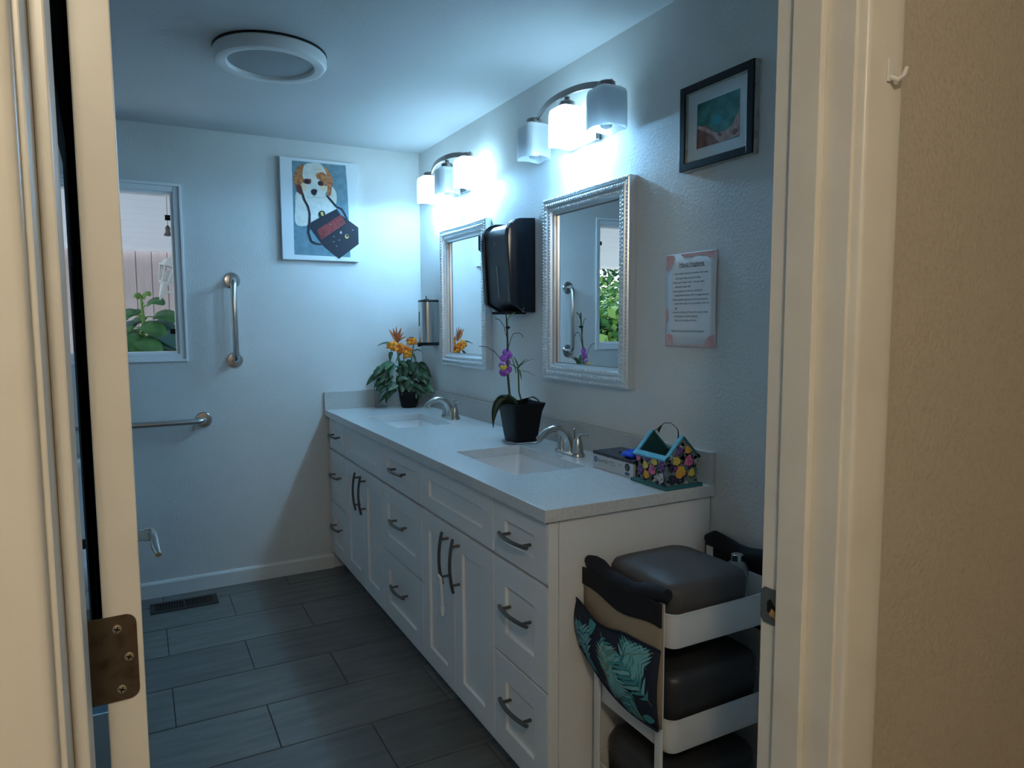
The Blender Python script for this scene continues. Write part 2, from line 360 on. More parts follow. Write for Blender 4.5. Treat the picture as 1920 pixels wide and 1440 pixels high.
# ------------------------------------------------------------------ vanity cabinets
XF = .920                                  # front plane of doors and drawer fronts
def shaker(name, y0, y1, z0, z1, st, rl, parent):
    "a front with a raised frame round a recessed panel"
    X0, X1, XP = XF, XF+.019, XF+.009
    ys = (y0, y0+st, y1-st, y1); zs = (z0, z0+rl, z1-rl, z1)
    m = MB(); v = []; f = []
    o_ = [(y0, z0), (y1, z0), (y1, z1), (y0, z1)]; i_ = [(ys[1], zs[1]), (ys[2], zs[1]), (ys[2], zs[2]), (ys[1], zs[2])]
    b_ = [(ys[1]+.003, zs[1]+.003), (ys[2]-.003, zs[1]+.003), (ys[2]-.003, zs[2]-.003), (ys[1]+.003, zs[2]-.003)]
    v = [(X1, *p) for p in o_]+[(X0, *p) for p in o_]+[(X0, *p) for p in i_]+[(XP, *p) for p in b_]
    f = [(0, 1, 2, 3), (12, 13, 14, 15)]
    for i in range(4):
        j = (i+1) % 4; f += [(i, j, 4+j, 4+i), (4+i, 4+j, 8+j, 8+i), (8+i, 8+j, 12+j, 12+i)]
    return m.add(v, f).build(name, 'cabinet', parent, bevel=.0012)
def pull(c, L, axis, parent):
    "bow handle: arched bar on two posts"
    a = Vector((0, 1, 0)) if axis == 'y' else Vector((0, 0, 1)); c = Vector(c); out = Vector((-1, 0, 0))
    pts = [c+a*(L*(t-.5))+out*(.024+.012*(1-(2*t-1)**2)) for t in [k/12 for k in range(13)]]
    h = MB().tube(pts, [.0062]+[.0068]*11+[.0062], 10, .8).build('handle', 'pewter', parent, smooth=True)
    for s in (-.36, .36): MB().tube([c+a*(L*s)-out*.001, c+a*(L*s)+out*.031], .0048, 8).build('post', 'pewter', h, smooth=True)
    return h
def carcass(t, y0, y1, filled=True):
    if filled: MB().box(.94, XV-.004, y0+.001, y1-.001, .10, .875).build('body', 'cabinet', t)
    else: MB().box(.94, XV-.004, y0+.001, y0+.018, .10, .875).box(.94, XV-.004, y1-.018, y1-.001, .10, .875).box(.94, XV-.004, y0+.018, y1-.018, .10, .118).box(XV-.022, XV-.004, y0+.018, y1-.018, .118, .875).box(.94, .958, y0+.018, y1-.018, .66, .875).box(.94, .958, y0+.018, y1-.018, .118, .14).build('body', 'cabinet', t)
    MB().box(.995, 1.01, y0+.001, y1-.001, 0, .10).build('toe_kick', 'cabinet', t)
G = .0034
def drawers(y0, y1, label):
    t = thing('drawer_cabinet', ((XF+XV)/2, (y0+y1)/2, 0), label, 'cabinet', 'white vanity cabinets')
    carcass(t, y0, y1); yc = (y0+y1)/2
    for z0, z1, rl, hz in ((.701, .866, .050, .785), (.404, .689, .070, .566), (.106, .396, .070, .283)):
        d = shaker('drawer', y0+G, y1-G, z0, z1, .070 if y1-y0 < .4 else .075, rl, t); pull((XF, yc-.006, hz), .165, 'y', d)
    return t
def sinkbase(y0, y1, ys, label):
    t = thing('sink_cabinet', ((XF+XV)/2, (y0+y1)/2, 0), label, 'cabinet', 'white vanity cabinets')
    carcass(t, y0, y1, False)
    shaker('false_front', y0+G, y1-G, .701, .866, .072, .050, t)
    for a, b, hy in ((y0+G, ys-.0015, ys-.047), (ys+.0015, y1-G, ys+.047)):
        d = shaker('door', a, b, .106, .689, .066, .066, t); pull((XF, hy, .578), .185, 'z', d)
    return t
Y = (1.522, 1.838, 2.445, 2.935, 3.555, 3.872)
d1 = drawers(Y[0], Y[1], 'narrow white three-drawer cabinet at the open end, beside the utility cart')
MB().box(XF+.0005, XF+.030, Y[0]-.004, Y[0]+.001, .10, .875).build('end_stile', 'cabinet', d1, bevel=.001)
MB().box(XF+.033, XV-.004, Y[0]-.004, Y[0]+.001, 0, .875).build('end_panel', 'cabinet', d1)
s1 = sinkbase(Y[1], Y[2], 2.142, 'white two-door sink cabinet with a white cord lock on its handle')
d2 = drawers(Y[2], Y[3], 'wide white three-drawer cabinet between the two sink cabinets')
s2 = sinkbase(Y[3], Y[4], 3.235, 'white two-door sink cabinet under the basin nearer the flowering plant')
d3 = drawers(Y[4], Y[5], 'narrow white three-drawer cabinet against the back wall')
MB().box(.935, .95, Y[5], YB-.013, .10, .875).build('filler', 'cabinet', d3)
# cord lock on the near sink cabinet's left handle
k = Vector((XF-.022, 2.192, .505))
lk = thing('cord_lock', (k.x, k.y, .36), 'white looped cord lock dangling from a sink cabinet handle', 'lock')
MB().tube([k+Vector((-.010, -.004, .006)), k+Vector((-.017, -.006, .014)), k+Vector((-.014, -.016, .008)), k+Vector((-.012, -.018, -.03)), k+Vector((-.010, -.017, -.09)), k+Vector((-.010, -.018, -.125))], .0052, 8).build('cord', 'white', lk, smooth=True)
MB().tube([k+Vector((-.010, -.008, -.03)), k+Vector((-.009, -.008, -.06))], .004, 8).build('loose_end', 'white', lk, smooth=True)
MB().tube([k+Vector((-.009, -.006, -.10)), k+Vector((-.009, -.006, -.125))], .0035, 8).build('loose_end', 'white', lk, smooth=True)
MB().box(k.x-.018, k.x-.003, k.y-.025, k.y-.010, k.z-.112, k.z-.092).build('toggle', 'white', lk, bevel=.003)

# countertop with two cut-outs and its splashes
CX, CY, CZ = .9007, 1.5025, .91
xs = (CX, 1.030, 1.302, XV); ys = (CY, 1.902, 2.368, 3.03, 3.482, YB)
def slab(xs, ys, holes, z0, z1):
    v = []; f = []; nx, ny = len(xs), len(ys)
    for z in (z0, z1):
        for x in xs:
            for y in ys: v.append((x, y, z))
    ix = lambda k, i, j: k*nx*ny+i*ny+j
    solid = lambda i, j: 0 <= i < nx-1 and 0 <= j < ny-1 and (i, j) not in holes
    for i in range(nx-1):
        for j in range(ny-1):
            if not solid(i, j): continue
            f += [(ix(1, i, j), ix(1, i+1, j), ix(1, i+1, j+1), ix(1, i, j+1)), (ix(0, i, j), ix(0, i, j+1), ix(0, i+1, j+1), ix(0, i+1, j))]
            for (a, b, p, q) in ((i-1, j, (i, j), (i, j+1)), (i+1, j, (i+1, j), (i+1, j+1)), (i, j-1, (i, j), (i+1, j)), (i, j+1, (i, j+1), (i+1, j+1))):
                if not solid(a, b): f.append((ix(0, *p), ix(0, *q), ix(1, *q), ix(1, *p)))
    return MB().add(v, f)
ct = thing('countertop', (CX, CY, .876), 'long pale speckled stone countertop with two sink cut-outs and low backsplash', 'countertop')
slab(xs, ys, {(1, 1), (1, 3)}, .876, CZ).build('top_slab', 'quartz', ct, bevel=.0018)
MB().box(XV-.02, XV-.0005, CY, YB-.0005, CZ, CZ+.097).build('backsplash', 'splash', ct, bevel=.0015)
MB().box(CX, XV-.02, YB-.02, YB-.0005, CZ, CZ+.097).build('side_splash', 'splash', ct, bevel=.0015)
def basin(y0, y1, label):
    x0, x1 = 1.022, 1.310; yc, xc_ = (y0+y1)/2, (x0+x1)/2
    t = thing('sink_basin', (xc_, yc, .735), label, 'sink', 'white undermount basins')
    rings = [rrect(x0-.02, x1+.02, y0-.02, y1+.02, .03, .8755), rrect(x0, x1, y0, y1, .025, .8755), rrect(x0+.004, x1-.004, y0+.004, y1-.004, .03, .83), rrect(x0+.018, x1-.018, y0+.02, y1-.02, .04, .765), rrect(x0+.05, x1-.05, y0+.06, y1-.06, .05, .742), rrect(xc_-.03, xc_+.03, yc-.03, yc+.03, .028, .738)]
    MB().loft(rings, False, True).build('bowl', 'porcelain', t, smooth=True, ang=60)
    MB().lathe([(.022, .0), (.022, .003), (.016, .004), (.012, .001)], (xc_, yc, .7385), seg=20).build('drain', 'nickel', t, smooth=True)
basin(1.895, 2.375, 'rectangular white undermount basin in front of the orchid pot')
basin(3.023, 3.489, 'rectangular white undermount basin nearer the orange flowering plant')
def faucet(c, label):
    x, y, z = c
    t = thing('faucet', c, label, 'faucet', 'brushed nickel faucets')
    MB().loft([rrect(x-.026, x+.026, y-.078, y+.078, .025, z), rrect(x-.026, x+.026, y-.078, y+.078, .025, z+.006), rrect(x-.022, x+.022, y-.073, y+.073, .021, z+.014)]).build('base_plate', 'nickel', t, smooth=True)
    pth = bez((x, y, z+.01), (x-.002, y, z+.085), (x-.06, y, z+.135), (x-.128, y, z+.068), 14)
    MB().tube(pth, [.024, .022, .0195, .018, .017, .0165, .016, .0155, .015, .0145, .014, .0135, .013, .0128, .0125], 14).build('spout', 'nickel', t, smooth=True)
    e = Vector(pth[-1]); dn = (Vector(pth[-1])-Vector(pth[-2])).normalized()
    MB().lathe([(.0122, 0), (.0122, .006), (.009, .007)], e, dn, 14).build('aerator', 'fixmetal', t, smooth=True)
    for s in (-1, 1):
        h = MB().lathe([(.021, .010), (.020, .03), (.016, .055), (.011, .068), (.004, .071)], (x, y+s*.052, z), seg=18).build('valve', 'nickel', t, smooth=True)
        MB().tube(bez((x, y+s*.050, z+.060), (x, y+s*.058, z+.078), (x+.002, y+s*.075, z+.088), (x+.004, y+s*.108, z+.084), 8), [.010, .0105, .010, .009, .0085, .008, .0075, .007, .005], 10, .6).build('lever', 'nickel', h, smooth=True)
    r = MB().tube([(x+.020, y, z+.01), (x+.020, y, z+.085)], .0028, 8).build('lift_rod', 'nickel', t, smooth=True)
    MB().ball((x+.020, y, z+.09), .0058, 10).build('rod_knob', 'nickel', r, smooth=True)
faucet((1.372, 2.115, CZ), 'brushed nickel faucet between the orchid pot and the glove box')
faucet((1.372, 3.215, CZ), 'brushed nickel faucet near the orange flowering plant')

# ------------------------------------------------------------------ mirrors
def mirror(y0, y1, label):
    z0, z1 = 1.162, 1.875; xw = XV-.001; yc = (y0+y1)/2
    t = thing('wall_mirror', (xw, yc, z0), label, 'mirror', 'silver beaded mirrors')
    # stepped frame profile: (distance in from the outer edge, distance from the wall)
    prof = [(0, 0), (0, .030), (.003, .034), (.012, .034), (.015, .030), (.019, .030), (.022, .035), (.034, .035), (.037, .027), (.041, .027), (.044, .030), (.054, .029), (.058, .021), (.066, .018), (.066, .004)]
    corners = [(y0, z0, 1, 1), (y1, z0, -1, 1), (y1, z1, -1, -1), (y0, z1, 1, -1)]
    m = MB(); rings = [[Vector((xw-h, cy+sy*d, cz+sz*d)) for d, h in prof] for cy, cz, sy, sz in corners]
    rings.append(rings[0]); m.loft(rings, False, False, closed=False)
    m.build('frame', 'silver', t)
    bd = MB()
    for d, h, r in ((.0075, .034, .0052), (.028, .035, .0064), (.049, .0295, .0048)):
        a0, a1, b0, b1 = y0+d, y1-d, z0+d, z1-d
        st = r*2.35
        for k in range(int((a1-a0)/st)+1):
            for zz in (b0, b1): bd.ball((xw-h, a0+k*st, zz), r, 6, (.7, .9, 1))
        for k in range(1, int((b1-b0)/st)):
            for yy in (a0, a1): bd.ball((xw-h, yy, b0+k*st), r, 6, (.7, 1, .9))
    tag(bd.build('beading', 'silver', t, smooth=True, ang=80), kind='stuff')
    MB().box(xw-.0055, xw-.004, y0+.066, y1-.066, z0+.066, z1-.066).build('mirror_glass', 'mirror', t)
    ring_ = MB(); a = .0648
    ring_.box(xw-.0075, xw-.005, y0+a, y0+a+.005, z0+a, z1-a).box(xw-.0075, xw-.005, y1-a-.005, y1-a, z0+a, z1-a).box(xw-.0075, xw-.005, y0+a, y1-a, z0+a, z0+a+.004).box(xw-.0075, xw-.005, y0+a, y1-a, z1-a-.004, z1-a)
    ring_.build('inner_lip', 'fixmetal', t)
mirror(1.885, 2.443, 'silver beaded mirror between the towel dispenser and the hygiene notice')
mirror(2.965, 3.520, 'silver beaded mirror beside the soap dispenser')

# ------------------------------------------------------------------ vanity lights
def shade_mesh(c, m, name, parent, zt, zb, s=.057):
    cx, cy = c
    def rg(z, k, wave=0.):
        out = []
        for i in range(32):
            a = 2*math.pi*i/32; ca, sa = math.cos(a), math.sin(a)
            r = 1/((abs(ca)**4.5+abs(sa)**4.5)**(1/4.5))
            out.append(Vector((cx+s*k*r*ca, cy+s*k*r*sa, z+wave*(abs(math.cos(2*a))))))
        return out
    rings = [rg(zt+.004, .35), rg(zt+.001, .75), rg(zt-.006, .93), rg(zt-.02, .985), rg((zt+zb)/2, 1.0), rg(zb+.008, 1.0), rg(zb, .99, .006), rg(zb+.001, .93, .006), rg(zb+.02, .92), rg((zt+zb)/2, .92), rg(zt-.02, .90), rg(zt-.008, .7)]
    return MB().loft(rings, True, True).build(name, m, parent, smooth=True, ang=70)
def light_bar(yc, lit, label):
    xs_ = 1.402; zt, zb = 2.155, 2.022
    t = thing('vanity_light', (XV, yc, 2.03), label, 'wall light', 'three-shade vanity lights')
    MB().box(XV-.022, XV-.001, yc-.095, yc+.095, 2.035, 2.150).build('backplate', 'fixmetal', t, bevel=.003)
    MB().tube([(XV-.02, yc, 2.115), (XV-.05, yc, 2.150), (xs_, yc, 2.188)], .008, 8).build('arm', 'fixmetal', t, smooth=True)
    # arched flat band that carries the three sockets
    def pt(s): return Vector((xs_+.012-.040*math.cos(math.pi*s/2), yc+.252*s, zt+.042-.034*abs(s)**3+(.012 if s < -.97 else 0)))
    rings = []
    for k in range(25):
        s = -1+2*k/24; p = pt(s); h = .011
        rings.append([p+Vector((-.003, 0, -h)), p+Vector((.003, 0, -h)), p+Vector((.003, 0, h)), p+Vector((-.003, 0, h))])
    MB().loft(rings).build('band', 'fixmetal', t, smooth=True)
    for k, on in zip((-1, 0, 1), lit):
        y = yc+.240*k
        b = .016 if k == 0 else 0
        MB().lathe([(.026, zt-.002), (.029, zt), (.029, zt+.020), (.024, zt+.024)], (xs_, y, 0), seg=20).build('socket_cap', 'fixmetal', t, smooth=True)
        if k == 0: MB().lathe([(.010, zt+.02), (.010, zt+.040)], (xs_, y, 0), seg=12).build('finial', 'fixmetal', t, smooth=True)
        sh = shade_mesh((xs_, y), 'shade_on' if on else 'shade_off', 'lit_shade' if on else 'shade', t, zt, zb)
        sh['label'] = 'glowing white square glass shade' if on else 'unlit frosted square glass shade'
        MB().lathe([(.012, .10), (.013, .07), (.024, .045), (.026, .030), (.018, .010), (.004, .004)], (xs_, y, zb), seg=16).build('bulb', 'shade_on' if on else 'shade_off', t, smooth=True)
        if on:
            ld = bpy.data.lights.new('bulb_light', 'POINT'); ld.energy = BULB_W; ld.color = COOL; ld.shadow_soft_size = .02
            lo = bpy.data.objects.new('bulb_light', ld); col.objects.link(lo); lo.parent = t; lo.location = Vector((xs_, y, zb+.012))-W[t.name]
light_bar(2.185, (False, True, False), 'three-shade vanity light with only its middle shade lit')
light_bar(3.290, (True, False, True), 'three-shade vanity light with both outer shades lit')

# ------------------------------------------------------------------ ceiling fixture
t = thing('ceiling_light', (.47, 2.70, ZC), 'round white flush ceiling light, switched off', 'ceiling light')
c = (.47, 2.70, 0)
MB().lathe([(.196, ZC-.0005), (.196, ZC-.004), (.185, ZC-.006)], c, seg=48).build('gasket', 'black', t)
MB().lathe([(.188, ZC-.004), (.194, ZC-.010), (.194, ZC-.036), (.186, ZC-.048), (.172, ZC-.052), (.152, ZC-.048), (.147, ZC-.040), (.147, ZC-.010)], c, seg=48, cap0=False, cap1=False).build('rim', 'whitepaint', t, smooth=True)
MB().lathe([(.147, ZC-.036), (.10, ZC-.042), (.05, ZC-.044), (.0, ZC-.0445)], c, seg=48).build('lens', 'lens', t, smooth=True)

# ------------------------------------------------------------------ paper towel dispenser
y0, y1 = 2.553, 2.806
t = thing('towel_dispenser', (XV, (y0+y1)/2, 1.43), 'black wall-mounted paper towel dispenser between the mirrors', 'dispenser')
prof = [(XV-.001, 1.430), (1.436, 1.430), (1.405, 1.446), (1.372, 1.464), (1.366, 1.475), (1.352, 1.70), (1.351, 1.745), (1.356, 1.775), (1.368, 1.797), (1.386, 1.811), (1.41, 1.818), (XV-.001, 1.823)]
def extr(pr, a, b): return MB().prism([(x, a, z) for x, z in pr], (0, b-a, 0))
inset = [(x+(.010 if x < 1.44 else 0), z+(.006 if z < 1.5 else (-.010 if z > 1.78 else 0))) for x, z in prof]
extr(prof, y0, y0+.030).build('end_cap', 'blackgloss', t, bevel=.004)
extr(prof, y1-.030, y1).build('end_cap', 'blackgloss', t, bevel=.004)
extr(inset, y0+.030, y1-.030).build('cover', 'dispfront', t, smooth=True)
sw = [(y0+.118, 1.49), (y0+.128, 1.49), (y0+.132, 1.63), (y0+.122, 1.63)]
def fx(z): return 1.376+(1.362-1.376)*(z-1.475)/(1.70-1.475)
MB().prism([(fx(z)-.0015, y, z) for y, z in sw], (.003, 0, 0)).build('level_window', 'smoke', t)
MB().prism([(fx(1.72)-.0012, y0+.13+a, 1.715+b) for a, b in ((0, 0), (.008, 0), (.008, .016), (0, .016))], (.003, 0, 0)).build('emblem', 'smoke', t)
MB().box(1.385, 1.46, y0+.04, y1-.04, 1.424, 1.436).build('paper_slot', 'ventdark', t)
MB().lathe([(.030, 0), (.032, .004), (.032, .014), (.026, .020)], (1.40, y1-.001, 1.752), (0, 1, 0), 24).build('feed_knob', 'black', t, smooth=True)
MB().lathe([(.003, 0), (.003, .001)], (1.425, y0-.0003, 1.447), (0, -1, 0), 10).build('rivet', 'steel', t)

# soap dispenser
y0, y1 = 3.625, 3.735; xa = 1.392; z0, z1 = 1.262, 1.515
t = thing('soap_dispenser', (XV, (y0+y1)/2, z0), 'tall stainless steel soap dispenser on the wall beside the corner', 'dispenser')
def sring(z, k=0): return [Vector((XV-.001, y0+k, z)), Vector((1.44, y0+k, z)), Vector((1.415, y0+.004+k, z)), Vector((1.400, y0+.016, z)), Vector((xa+k, y0+.034, z)), Vector((xa-.003+k, (y0+y1)/2, z)), Vector((xa+k, y1-.034, z)), Vector((1.400, y1-.016, z)), Vector((1.415, y1-.004-k, z)), Vector((1.44, y1-k, z)), Vector((XV-.001, y1-k, z))]
MB().loft([sring(z0+.018), sring(z1-.012)]).build('steel_body', 'steel', t, smooth=True, ang=30)
MB().loft([sring(z1-.012, -.001), sring(z1-.006, -.001), sring(z1, .004)]).build('lid', 'black', t)
MB().loft([sring(z0, .004), sring(z0+.018, -.0012)]).build('base', 'black', t)
MB().tube([(1.43, y0+.05, z1), (1.43, y0+.05, z1+.022)], .003, 8).box(1.42, 1.44, y0+.035, y0+.065, z1, z1+.005).build('lock_pin', 'black', t)
MB().tube([(1.402, (y0+y1)/2, z0+.012), (1.386, (y0+y1)/2, z0+.006), (1.384, (y0+y1)/2, z0-.006)], [.016, .014, .006], 10).build('spout', 'black', t, smooth=True)
MB().box(xa-.0045, xa-.0015, (y0+y1)/2-.002, (y0+y1)/2+.002, 1.37, 1.45).build('level_window', 'black', t)

# ------------------------------------------------------------------ grab bars
def grab(p0, p1, label):
    p0, p1 = Vector(p0), Vector(p1); t = thing('grab_bar', (p0 if p0.z < p1.z else p1), label, 'grab bar', 'steel grab bars')
    d = (p1-p0).normalized(); o = Vector((0, -1, 0)); r = .045
    path = [p0, p0+o*.03]+[p0+o*(.03+.028*math.sin(a))+d*(.028*(1-math.cos(a))) for a in (R(30), R(60), R(90))]
    q = [p1, p1+o*.03]+[p1+o*(.03+.028*math.sin(a))-d*(.028*(1-math.cos(a))) for a in (R(30), R(60), R(90))]
    MB().tube(path+q[::-1], .0155, 16).build('bar', 'steel', t, smooth=True)
    for p in (p0, p1): MB().lathe([(.041, .0), (.041, .004), (.036, .009), (.018, .011)], p+Vector((0, -.0005, 0)), (0, -1, 0), 28).build('flange', 'steel', t, smooth=True)
grab((.447, YB, 1.199), (.447, YB, 1.612), 'short vertical steel grab bar beside the window')
grab((.283, YB, .895), (-.62, YB, .895), 'long horizontal steel grab bar low on the back wall')

# ------------------------------------------------------------------ canvas with painted puppy
cx0, cx1, cz0, cz1 = .700, 1.112, 1.728, 2.262
t = thing('canvas_painting', ((cx0+cx1)/2, YB, cz0), 'white canvas painting of a puppy carrying a dark handbag', 'painting')
MB().box(cx0, cx1, YB-.030, YB-.001, cz0, cz1).build('canvas', 'canvas', t, bevel=.002)
def cv(x, y, lay):
    yt = 105+(x-140)*.087; yb = 1297+(x-175)*.010; s = (x-(140+(y-105)*.033))/(916-(y-105)*.024); q = (y-yt)/(yb-yt)
    return Vector((cx0+s*(cx1-cx0), YB-.0302-.00025*lay, cz1-q*(cz1-cz0)))
def rnd(pts, n=3):
    P_ = [Vector((*p, 0)) for p in pts]; out = []; m = len(P_)
    for i in range(m):
        p0, p1, p2, p3 = P_[i-1], P_[i], P_[(i+1) % m], P_[(i+2) % m]
        for k in range(n):
            s = k/n; q = .5*((2*p1)+(p2-p0)*s+(2*p0-5*p1+4*p2-p3)*s*s+(3*p1-p0-3*p2+p3)*s**3); out.append((q.x, q.y))
    return out
art = MB()
def paint(m, pts, lay, smooth=True):
    q = rnd(pts) if smooth else pts
    art.use(m).add([cv(x, y, lay) for x, y in q], [list(range(len(q)))])
def ell(cx, cy, a, b, rot=0, n=16):
    return [(cx+a*math.cos(2*math.pi*i/n)*math.cos(R(rot))-b*math.sin(2*math.pi*i/n)*math.sin(R(rot)), cy+a*math.cos(2*math.pi*i/n)*math.sin(R(rot))+b*math.sin(2*math.pi*i/n)*math.cos(R(rot))) for i in range(n)]
def stroke(m, pts, wd, lay):
    P_ = [Vector((*p, 0)) for p in pts]; L = []; Rr = []
    for i, p in enumerate(P_):
        d = (P_[min(i+1, len(P_)-1)]-P_[max(i-1, 0)]).normalized(); n_ = Vector((-d.y, d.x, 0)); L.append(p+n_*wd); Rr.append(p-n_*wd)
    art.use(m)
    for i in range(len(P_)-1): art.add([cv(q.x, q.y, lay) for q in (L[i], L[i+1], Rr[i+1], Rr[i])], [(0, 1, 2, 3)])
paint('p_blue', [(280, 155), (915, 205), (930, 400), (945, 700), (960, 1255), (308, 1240), (298, 800)], 0, False)
paint('p_white', [(735, 440), (800, 520), (795, 640), (740, 660), (690, 560)], 1)
paint('p_white', [(330, 520), (440, 540), (470, 700), (475, 880), (360, 905), (315, 840), (320, 680)], 1)
paint('p_white', [(420, 520), (680, 540), (800, 690), (720, 830), (500, 870), (480, 700)], 2)
paint('p_brown', [(405, 200), (330, 260), (300, 370), (330, 470), (370, 540), (420, 520), (440, 330)], 3)
paint('p_dkbrown', [(335, 430), (375, 440), (410, 500), (385, 535), (345, 510)], 4)
paint('p_brown', [(650, 220), (720, 280), (760, 380), (745, 470), (730, 550), (690, 530), (660, 380)], 3)
paint('p_white', [(420, 215), (480, 182), (600, 185), (650, 230), (690, 330), (690, 480), (640, 560), (545, 590), (450, 570), (395, 480), (400, 330)], 5)
paint('p_cream', [(385, 430), (440, 420), (450, 470), (415, 500)], 6); paint('p_cream', [(600, 450), (670, 440), (680, 480), (630, 490)], 6)
paint('p_brown', [(400, 330), (420, 370), (500, 365), (490, 420), (420, 415), (360, 390), (340, 330)], 6)
paint('p_brown', [(565, 300), (650, 290), (700, 350), (690, 440), (640, 425), (600, 370), (570, 360)], 6)
paint('p_dkbrown', [(412, 380), (440, 362), (490, 372), (485, 420), (430, 415)], 7); paint('p_black', ell(452, 396, 24, 20), 8)
paint('p_dkbrown', [(580, 400), (610, 380), (650, 410), (640, 440), (590, 435)], 7); paint('p_black', ell(606, 412, 22, 18), 8)
paint('p_black', [(498, 500), (535, 477), (572, 495), (560, 535), (540, 552), (510, 535)], 8)
stroke('p_grey', [(538, 550), (530, 575), (490, 580), (450, 570)], 4, 8); stroke('p_grey', [(538, 550), (560, 578), (620, 582), (660, 570)], 4, 8)
stroke('p_cream', [(540, 260), (600, 250), (650, 280)], 8, 8)
paint('p_black', [(500, 860), (800, 700), (840, 760), (1060, 910), (1062, 1100), (825, 1275), (640, 1130), (490, 930)], 9, False)
paint('p_black', [(585, 760), (610, 728), (650, 730), (665, 770), (640, 810), (600, 810)], 10); paint('p_gold', [(608, 745), (632, 735), (648, 780), (622, 785)], 11, False)
paint('p_red', [(565, 950), (850, 765), (905, 865), (615, 1062)], 10, False)
stroke('p_black', [(400, 530), (425, 610), (465, 680), (485, 770), (480, 860), (468, 980), (500, 1080), (560, 1110), (620, 1115)], 11, 12)
stroke('p_black', [(685, 550), (740, 610), (800, 680), (860, 700), (900, 760), (925, 820)], 10, 12)
paint('p_gold', ell(918, 1015, 22, 26), 10); paint('p_black', ell(922, 1008, 13, 16), 11); paint('p_grey', ell(848, 972, 12, 16), 10)
for x, y in ((765, 1020), (830, 1060), (760, 1080), (990, 940), (795, 1130), (725, 880)): paint('p_grey', ell(x, y, 9, 3, 10), 11)
art.build('painting', None, t)

# ------------------------------------------------------------------ framed picture
y0, y1, z0, z1 = 1.370, 1.655, 1.836, 2.080; xw = XV-.001
t = thing('framed_picture', (xw, (y0+y1)/2, z0), 'small black framed abstract seascape with a wide mat', 'picture')
def yring(mb, a0, a1, b0, b1, wd, xA, xB): return mb.box(xA, xB, a0, a0+wd, b0, b1).box(xA, xB, a1-wd, a1, b0, b1).box(xA, xB, a0+wd, a1-wd, b0, b0+wd).box(xA, xB, a0+wd, a1-wd, b1-wd, b1)
yring(MB(), y0, y1, z0, z1, .010, xw-.018, xw).build('silver_edge', 'silverold', t)
yring(MB(), y0+.001, y1-.001, z0+.001, z1-.001, .0215, xw-.024, xw-.012).build('frame', 'black', t, bevel=.001)
yring(MB(), y0+.0225, y1-.0225, z0+.0225, z1-.0225, .0028, xw-.020, xw-.012).build('inner_lip', 'silverold', t)
MB().box(xw-.012, xw-.010, y0+.02, y1-.02, z0+.02, z1-.02).build('mat_board', 'mat_board', t)
A0, A1, B0, B1 = 1.428, 1.592, 1.893, 2.020; xa = xw-.0124
a = MB()
def ap(m, pts, lay): a.use(m).add([(xa-.0002*lay, A1-u*(A1-A0), B0+v*(B1-B0)) for u, v in pts], [list(range(len(pts)))])
ap('art_teal', [(0, 0), (1, 0), (1, 1), (0, 1)], 0)
ap('art_blue', [(.36, .48), (.45, .42), (.58, .40), (.62, .52), (.52, .62), (.40, .60)], 1)
ap('art_brown', [(0, 0), (.56, 0), (.50, .12), (.40, .28), (.24, .46), (.10, .48), (0, .40)], 2)
ap('art_pink', [(.56, 0), (1, .02), (1, .55), (.92, .44), (.86, .30), (.72, .22), (.52, .22), (.40, .28), (.46, .14)], 3)
ap('art_pink', [(0, .46), (.16, .36), (.40, .20), (.52, .04), (.58, .08), (.46, .24), (.22, .42), (.04, .52)], 4)
ap('art_brown', [(.84, .10), (.92, .06), (.98, .12), (.94, .20), (.86, .18)], 5)
ap('art_brown', [(.50, .18), (.58, .12), (.64, .14), (.56, .22)], 6)
a.build('artwork', None, t)

# ------------------------------------------------------------------ hand hygiene notice
y0, y1, z0, z1 = 1.508, 1.728, 1.313, 1.598; xp = XV-.004
t = thing('notice', (xp, (y0+y1)/2, z0), 'paper notice headed Hand Hygiene with pink watercolour corners', 'notice')
m = MB(); n = 8
def px(s, q): return xp-.004*(max(0, s-.8)/.2)**2*math.sin(math.pi*q)
m.loft([[Vector((px(i/n, j/8), y1-(y1-y0)*i/n, z0+(z1-z0)*j/8)) for j in range(9)] for i in range(n+1)], False, False, closed=False)
m.build('sheet', 'paperw', t, solid=.0004, smooth=True)
def pk(pts): MB().add([(xp-.0008-.004*(max(0, u-.8)/.2)**2*math.sin(math.pi*v)-.0006, y1-u*(y1-y0), z0+v*(z1-z0)) for u, v in pts], [list(range(len(pts)))]).build('watercolour', 'paperpink', t)
pk([(.01, .99), (.01, .84), (.05, .82), (.10, .85), (.14, .90), (.17, .94), (.16, .99)]); pk([(.30, .99), (.36, .955), (.50, .95), (.60, .97), (.72, .955), (.80, .95), (.86, .92), (.93, .91), (.985, .93), (.985, .99)])
pk([(.01, .01), (.01, .12), (.08, .14), (.15, .12), (.17, .06), (.16, .02), (.30, .015), (.30, .005)]); pk([(.30, .005), (.30, .02), (.70, .022), (.80, .03), (.82, .08), (.88, .12), (.985, .14), (.985, .005)])
pk([(.005, .26), (.03, .28), (.06, .32), (.05, .38), (.03, .42), (.005, .40)])
tx = MB(); Wd, Ht = y1-y0, z1-z0
lines = [(.16, .775, 'Your hands should be washed with soap'), (.17, .725, 'and water after using the toilet.'), (.14, .680, 'Wet your hands under running water'), (.17, .635, 'and your soap well.'), (.14, .588, 'Every person on this site should be'), (.16, .543, 'using hand sanitizer from an appointment.'), (.14, .497, 'Hand sanitizer gel can be used and should be'), (.16, .455, 'used when soap is not accessible, from the'), (.17, .405, 'gel.'), (.14, .362, 'Avoid touching your face with unclean hands'), (.16, .318, 'and always use hand washing'), (.17, .274, 'after any handling activities.'), (.10, .160, 'Please help protect yourself from germs')]
